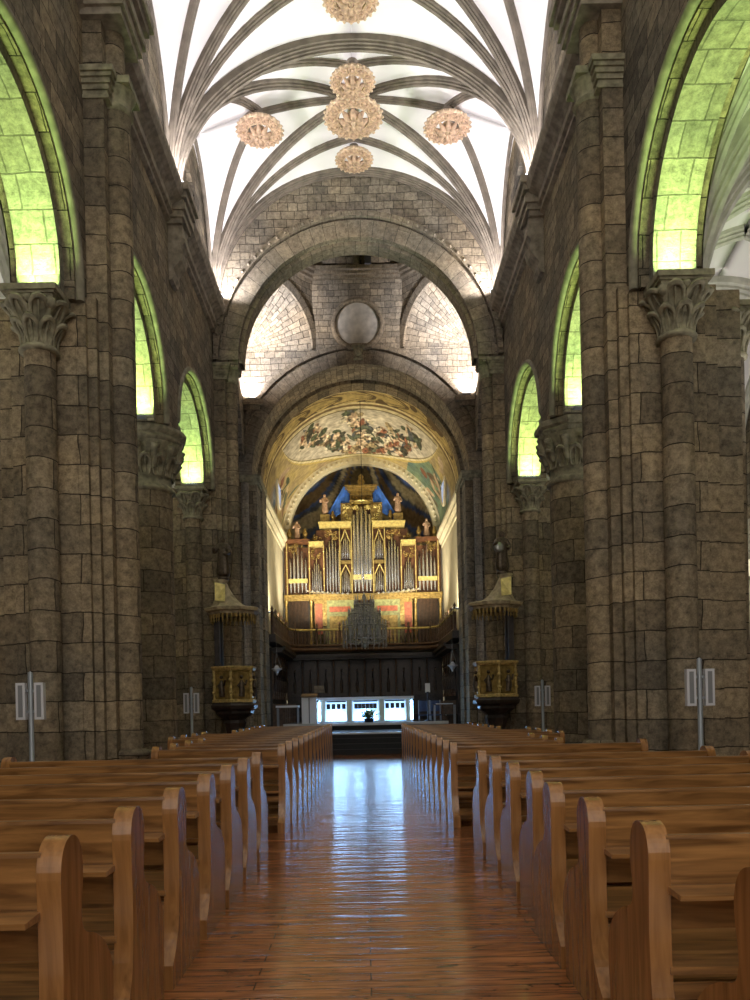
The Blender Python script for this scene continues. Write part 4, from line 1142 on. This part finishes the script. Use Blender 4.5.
# centre tower
for k, (x, t) in enumerate(((-.36, 10.5), (-.185, 10.65), (0, 10.85), (.185, 10.65), (.36, 10.5))):
    pipe(x, .08 - .1*cos(x*4), 6.9, t, .085 if k % 2 else .1)
for s in (-1, 1):
    # inner flat field: 5 pipes
    for k in range(5): pipe(s*(1.12 + .14*k), .12, 6.9, (8.95, 9.3, 9.6, 9.3, 9.0)[k], .055)
    # two pointed niches
    for z0, z1, hd in ((6.9, 7.9, 8.2), (8.45, 9.45, 9.85)):
        for k in range(5): pipe(s*(.62 + .085*k), .14, z0, (z1-.25, z1-.05, z1+.15, z1-.05, z1-.25)[k], .032)
        b = MB()
        pts = [(.56, z0), (.56, z1-.2), (.68, z1+.05), (.8, hd), (.92, z1+.05), (1.04, z1-.2), (1.04, z0)]
        b.tube([(s*x, .08, z) for x, z in pts], .035, 6); b.build('lancet_frame', M['goldl'], og)
        MB().box(s*.54, s*1.06, .05, .3, hd+.02, hd+.18).build('niche_cornice', M['gold'], og, bevel=.01)
    for k in range(5): pipe(s*(1.97 + .1*k), .12, 6.9, (7.95, 8.25, 8.5, 8.25, 7.95)[k], .04)
    for k in range(5): pipe(s*(2.68 + .18*k), .1 - .05*sin(pi*k/4), 6.9, (8.5, 8.85, 9.05, 8.8, 8.5)[k], .062)
    # uprights
    for x, t, wd in ((.5, 10.0, .04), (1.06, 9.95, .03), (1.82, 9.15, .04), (2.5, 9.15, .05), (3.56, 9.25, .06)):
        MB().box(s*(x-wd), s*(x+wd), .0, .35, 6.75, t).build('upright', M['redwood'], og, bevel=.008)
        b = MB(); b.tube([(s*x, -.03, 6.8), (s*x, -.03, t)], .022, 6)
        for z in (7.2, 8.0, 8.8):
            if z < t: b.ball((s*x, -.03, z), .04)
        b.build('gilt_colonnette', M['goldl'], og)
    # carved spandrels above pipes (scrollwork)
    def scrolls(x0, x1, z0, z1, n, mt='gold'):
        b = MB(); rr = random.Random(int((x0+z0)*100))
        for k in range(n):
            x = rr.uniform(x0+.05, x1-.05); z = rr.uniform(z0+.05, z1-.05); r = rr.uniform(.05, .1); a0 = rr.uniform(0, 6)
            b.tube([(s*x + r*(1-t/14)*cos(a0 + t*.55), .02, z + r*(1-t/14)*sin(a0 + t*.55)) for t in range(11)], [.028 - .0015*t for t in range(11)], 5)
        b.build('scroll_carving', M[mt], og)
    scrolls(1.1, 1.8, 9.35, 9.95, 16); scrolls(1.9, 2.45, 8.45, 9.0, 10); scrolls(2.6, 3.5, 8.75, 9.25, 16)
    scrolls(.45, .95, 10.2, 11.1, 18, 'goldl'); scrolls(.1, .5, 10.7, 11.4, 14, 'goldl'); scrolls(1.9, 2.4, 9.25, 9.6, 8)
    MB().box(s*.42, s*.98, .1, .4, 10.15, 11.1).build('tower_flank', M['gold'], og, bevel=.03)
    # cornices
    def cornice(x0, x1, z, h=.24, m='goldl'):
        b = MB()
        for t0, t1, e in ((0, .3, 0), (.3, .55, .04), (.55, .8, .07), (.8, 1, .12)): b.box(s*(x0-e*.4), s*(x1+e*.4), -.05-e, .4, z+t0*h, z+t1*h)
        b.build('cornice', M[m], og, bevel=.006)
    cornice(.52, 2.0, 9.92, .26); cornice(1.86, 2.48, 9.05, .22); cornice(2.52, 3.62, 9.22, .16, 'redwood')
    # gilt collars across the largest pipes
    MB().box(s*2.6, s*3.5, -.02, .06, 7.35, 7.55).build('pipe_collar', M['goldl'], og, bevel=.01)
    # urns and angels on top
    for x, z in ((2.68, 9.4), (3.42, 9.4), (1.36, 10.2)):
        MB().lathe([(.12, 0), (.12, .06), (.05, .1), (.12, .2), (.13, .3), (.06, .4), (.08, .46), (0, .56)], 0, 0, 0, 10).build('urn', M['gold'], og).location = (s*x, .1, z)
    MB().box(s*1.5, s*1.95, -.05, .3, 10.2, 10.55).build('figure_plinth', M['gold'], og, bevel=.02)
    for x, z, sc in ((3.05, 9.4, .5), (1.72, 10.55, .55)):
        a = statue('angel_figure', M['salmon'], og, *ROBED, loc=(s*x, .1, z), sc=sc, rz=.3*s)
    # horizontal reed pipes fanning out
    for k in range(9):
        x0 = .5 + k*.2
        b = MB(); b.tube([(s*x0, .05, 6.72 + .01*k), (s*(x0 + .22 + .03*k), -.75, 6.70 + .02*k)], [.012, .05], 7); b.build('trumpet_pipe', M['pipe'], og)
    # lower case
    MB().box(s*1.72, s*2.3, -.02, .4, 5.3, 6.5).build('panel_frame', M['gold'], og, bevel=.01)
    MB().box(s*1.93, s*2.28, -.05, .0, 4.9, 6.35).build('red_panel', M['red'], og, bevel=.01)
    MB().box(s*.42, s*1.75, 0, .4, 4.3, 6.6).build('green_panel', M['green'], og, bevel=.01)
    MB().box(s*.62, s*1.6, -.03, .02, 5.95, 6.2).build('red_frieze', M['red'], og, bevel=.01)
    q = MB().box(s*.8, s*1.6, -.03, .02, 4.5, 5.75).build('painted_panel', M['gold'], og, bevel=.02)
    b = MB(); b.tube([(s*1.15, -.05, 4.7), (s*1.18, -.08, 5.1), (s*1.15, -.06, 5.3)], [.14, .12, .05], 8); b.ball((s*1.15, -.08, 5.4), .08); b.build('painted_figure', M['salmon'], q)
    b = MB()
    for k in range(14): b.tube([(s*(2.62 + .065*k), 0, 4.3), (s*(2.62 + .065*k), 0, 6.5)], .02, 5)
    b.build('lattice_bars', M['walnut'], og)
    MB().box(s*2.5, s*3.65, .1, .4, 4.3, 6.55).build('lattice_back', M['darkwood'], og)
    for x in (2.45, 3.62): MB().lathe([(.09, 4.3), (.1, 4.5), (.06, 4.7), (.09, 5.3), (.06, 6.2), (.11, 6.5)], 0, 0, 0, 8).build('column', M['gold'], og).location = (s*x, -.05, 0)
b = MB()
for t0, t1, e in ((6.5, 6.6, 0), (6.6, 6.7, .06), (6.7, 6.78, .1)): b.box(-3.7-e*.2, 3.7+e*.2, -.05-e, .4, t0, t1)
b.build('impost_beam', M['gold'], og, bevel=.008)
MB().box(-.45, .45, -.08, .05, 7.45, 7.68).build('pipe_collar', M['goldl'], og, bevel=.01)
b = MB()
for t0, t1, e in ((11.1, 11.16, .05), (11.16, 11.4, -.08), (11.4, 11.46, .02), (11.46, 11.6, -.02), (11.6, 11.66, .1), (11.66, 11.74, .16), (11.74, 11.82, .25)): b.box(-.5-e, .5+e, -.1-e, .4, t0, t1)
for k in range(15): b.ball((-.49 + .07*k, -.1, 11.27 + .04*sin(k*2)), .04, None, .08, 6, 4)
b.build('crown_cornice', M['gold'], og, bevel=.01)
b = MB(); b.lathe([(.5, 10.9), (.34, 11.0), (.42, 11.1)], 0, .05, 0, 8); b.build('crown_bracket', M['goldl'], og)
b = MB(); b.lathe([(.2, 0), (.12, .1), (.2, .25), (.1, .4), (.14, .5), (0, .62)], 0, .1, 11.82, 10); b.build('finial', M['gold'], og)
# blue drapery held behind the tower
for s in (-1, 1):
    b = MB(); P = []
    for i in range(9):
        t = i/8
        row = []
        for j in range(7):
            u = j/6
            x = .55 + (.28 + 1.0*t)*u*1.0; z = 11.95 - 1.75*t*(.55 + .45*u) - .1*sin(u*3)
            row.append((s*x, .22 + .06*sin(u*14 + t*5), z))
        P.append(row)
    b.grid(P); b.build('blue_drapery', M['bluecloth'], og)

# ------------------------------------------------------------------ chandelier
cd = empty('chandelier', (0.03, 30.2, 3.7)); tag(cd, 'large dark tiered metal chandelier hanging on a thin cable before the organ', 'chandelier')
b = MB(); b.lathe([(0, 0), (.06, .06), (.12, .16), (.2, .24), (.1, .34), (.07, .5), (.16, .62), (.08, .8), (.06, 1.2), (.13, 1.32), (.06, 1.45), (.05, 1.9), (.1, 2.0), (.03, 2.15), (0, 2.25)], 0, 0, 0, 12); b.build('stem', M['silver'], cd)
for z, r, n in ((.28, .78, 14), (1.0, .6, 10), (1.5, .34, 8)):
    b = MB(); b.tube([(r*cos(2*pi*k/28), r*sin(2*pi*k/28), z + .1) for k in range(28)], .03, 6, closed=True); b.build('hoop', M['silver'], cd)
    for k in range(n):
        a = 2*pi*k/n
        b = MB(); b.tube([(.06*cos(a), .06*sin(a), z + .1), (r*.5*cos(a), r*.5*sin(a), z - .08), (r*.9*cos(a), r*.9*sin(a), z), (r*1.02*cos(a), r*1.02*sin(a), z + .2)], .02, 6)
        b.lathe([(.0, 0), (.07, .02), (.05, .05), (.03, .06)], r*1.02*cos(a), r*1.02*sin(a), z + .2, 8)
        b.lathe([(.018, 0), (.03, .12), (.018, .3), (0, .42)], r*1.02*cos(a), r*1.02*sin(a), z + .25, 6)
        arm = b.build('arm', M['silver'], cd)
b = MB(); b.lathe([(0, -.12), (.04, -.08), (.09, 0), (.08, .05)], 0, 0, .12, 10); b.build('bottom_lamp', M['candle'], cd)
for r_, n_, z0_, z1_ in ((.84, 22, .12, 1.15), (.62, 16, .5, 1.6), (.38, 10, .9, 1.95)):
    for k in range(n_):
        a = 2*pi*k/n_
        b = MB(); b.lathe([(.0, z0_-.08), (.03, z0_), (.018, z0_+.1), (.035, (z0_+z1_)/2), (.018, z1_-.2), (.03, z1_-.12), (0, z1_)], r_*cos(a), r_*sin(a), 0, 6); b.build('spindle', M['silver'], cd)
    b = MB(); b.tube([(r_*cos(2*pi*k/28), r_*sin(2*pi*k/28), z1_-.25) for k in range(28)], .025, 6, closed=True); b.build('hoop', M['silver'], cd)
MB().tube([(0, 0, 2.2), (0, 0, 9.66)], .012, 5).build('cable', M['iron'], cd)
for s in (-1, 1):
    sl = empty('sanctuary_lamp', (s*3.3, 29.25, 2.93)); tag(sl, 'small pale hanging sanctuary lamp on the %s under the gallery' % NM[s], 'lamp')
    MB().lathe([(0, -.22), (.04, -.16), (.1, -.04), (.2, .02), (.19, .05), (.1, .06), (.05, .16), (0, .18)], 0, 0, 0, 12).build('bowl', M['lpanel'], sl)
    b = MB()
    for k in range(3):
        a = 2*pi*k/3; b.tube([(.17*cos(a), .17*sin(a), .04), (0, 0, .6)], .01, 4)
    b.tube([(0, 0, .6), (0, 0, 1.05)], .01, 4); b.build('chains', M['silver'], sl)

# ------------------------------------------------------------------ aisles
for s in (-1, 1):
    b = MB(); b.box(s*10.0, s*10.5, -4, 20.6, 0, 11.2)
    aw = struct(b.build('wall_aisle_%s' % NM[s], M['wall']))
    for y0 in (6.65, 11.3, 15.95):
        x0, x1 = (4.75, 9.95) if s > 0 else (-9.95, -4.75)
        make_vault(x0, x1, y0, y0+4.65, 6.9, 10.0, 10.0, 10.5, [(0, 2.3, 1.3), (0, 1.1, 1.0), (0, 0, 1.1), (1.4, 0, 1.0), (2.55, 0, .9)], rm=plain('pale_rib', (.55, .54, .47), .8, noise=.2, nscale=6))
    for y in (6.65, 11.3, 15.95, 20.35):
        rp = empty('wall_pier', (s*9.85, y, 0)); struct(rp)
        MB().box(-.3, .2, -.4, .4, 0, 6.4).build('pilaster', M['pier'], rp)
        MB().lathe([(.2, 0), (.2, 6.2), (.26, 6.25), (.22, 6.35), (.34, 6.8), (.4, 6.9)], -s*.25, 0, 0, 16).build('shaft', M['soffit'], rp)
    b = MB(); b.box(s*4.8, s*10.5, -4, 6.65, 10.8, 11.0); struct(b.build('ceiling_aisle', M['plaster']))
# carved altarpiece in the right aisle
ap = empty('stone_altarpiece', (9.6, 18.2, 0)); tag(ap, 'pale carved stone altarpiece with columns glimpsed in the right aisle behind the pier', 'altarpiece')
MB().box(.1, .38, -1.7, 1.7, 0, 6.0).build('backing', M['soffit'], ap)
for y in (-1.5, -1.0, 1.0, 1.5):
    b = MB(); b.lathe([(.2, .9), (.2, 1.1), (.13, 1.2), (.16, 1.5), (.12, 2.2), (.14, 3.6), (.11, 4.0), (.2, 4.3), (.2, 4.4)], -.1, y, 0, 12)
    for z in [1.3 + .16*i for i in range(15)]: b.ball((-.1 - .1*cos(z*9), y + .1*sin(z*9), z), .07, None, .06, 6, 4)
    b.build('column', M['cream'], ap)
MB().box(-.35, .2, -1.8, 1.8, 0, .9).build('base', M['soffit'], ap, bevel=.03)
MB().box(-.4, .2, -1.8, 1.8, 4.4, 4.8).build('entablature', M['cream'], ap, bevel=.03)
b = MB()
for k in range(60): b.ball((-.02, random.uniform(-1.6, 1.6), random.uniform(1.2, 4.2)), random.uniform(.05, .14))
b.build('relief_carving', M['soffit'], ap)

# ------------------------------------------------------------------ lamps of the building, plus an added sanctuary fill
def floodlight(x, y, z, label, power, color, aim, size=(.35, .2), group=None, spread=150):
    p = empty('floodlight', (x, y, z + .012)); tag(p, label, 'floodlight', group)
    MB().box(-.14, .14, -.08, .08, 0, .04).build('housing', M['grey'], p, bevel=.006)
    MB().box(-.12, .12, -.065, .065, .04, .045).build('lens', M['glow'], p)
    lamp('lamp', (0, 0, .07), power, color, size, aim, spread, p)
G = (.64, 1.0, .30)
for s in (-1, 1):
    for y, d, nm in ((10.38, -1, 'nearest clustered pier'), (15.03, -1, 'round pier'), (19.68, -1, 'pulpit pier')):
        floodlight(s*4.28, y, ZC, 'small floodlight on the capital of the %s %s, lighting the arch green' % (NM[s], nm), 40, G, (0, d*.12, 1), (.5, .18), 'green arch floodlights', 110)
    for y, dd, nm in ((7.6, 1, ''), (12.22, 1, ''), (16.86, 1, '')):
        lamp('arch_lamp', (s*4.28, y, ZC + .1), 20, G, (.5, .18), (0, .3, 1), 90)
    for y, pw in ((11.65, 68), (15.6, 86), (16.3, 86), (19.85, 100)):
        floodlight(s*3.55, y, 12.0, 'floodlight on the %s cornice, %s' % (NM[s], {11.65: 'above the nearest pier', 15.6: 'just before the corbel', 16.3: 'just past the corbel', 19.85: 'beside the crossing arch'}[y]), pw, (1, .955, .99), (-s*.38, 0, 1), (.5, .2), 'cornice floodlights')
    floodlight(s*3.7, 26.75, 12.12, 'floodlight on the %s corner ledge of the crossing' % NM[s], 110, (1, .93, .95), (s*.1, -.1, 1), (.3, .2), 'crossing floodlights')
    lamp('crossing_lamp', (s*3.7, 23.4, 14.2), 170, (1, .95, .97), (.3, .3), (-s*.05, 1, .22), 88)
    lamp('aisle_lamp', (s*7.3, 13.3, 5.0), 170, (1, .97, .92), (2.5, 8), (0, 0, 1))
    lamp('aisle_down', (s*8.0, 17.5, 5.2), 60, (1, .97, .92), (2.0, 3), (s*.9, 0, -.1))
    floodlight(s*3.6, 30.4, 5.2, 'bright floodlight at the %s end of the organ gallery' % NM[s], 150, (1, .86, .58), (-s*.25, .45, 1), (.3, .2), 'gallery floodlights')
    lamp('organ_lamp', (s*2.2, 34.2, 5.3), 150, (1, .88, .66), (1.2, .3), (-s*.1, 1.0, 1.9), 120)
    lamp('transept_lamp', (s*7.5, 24, 3.5), 60, (.75, .85, 1), (1.5, 1.5), (0, .6, .6))
lamp('sanctuary_fill', (0, 26.3, 9.8), 60, (.5, .72, 1), (1.5, .5), (0, .45, -1))  # added bluish fill over the sanctuary, no fixture behind it
# nave fill is the warm world background entering the open west end
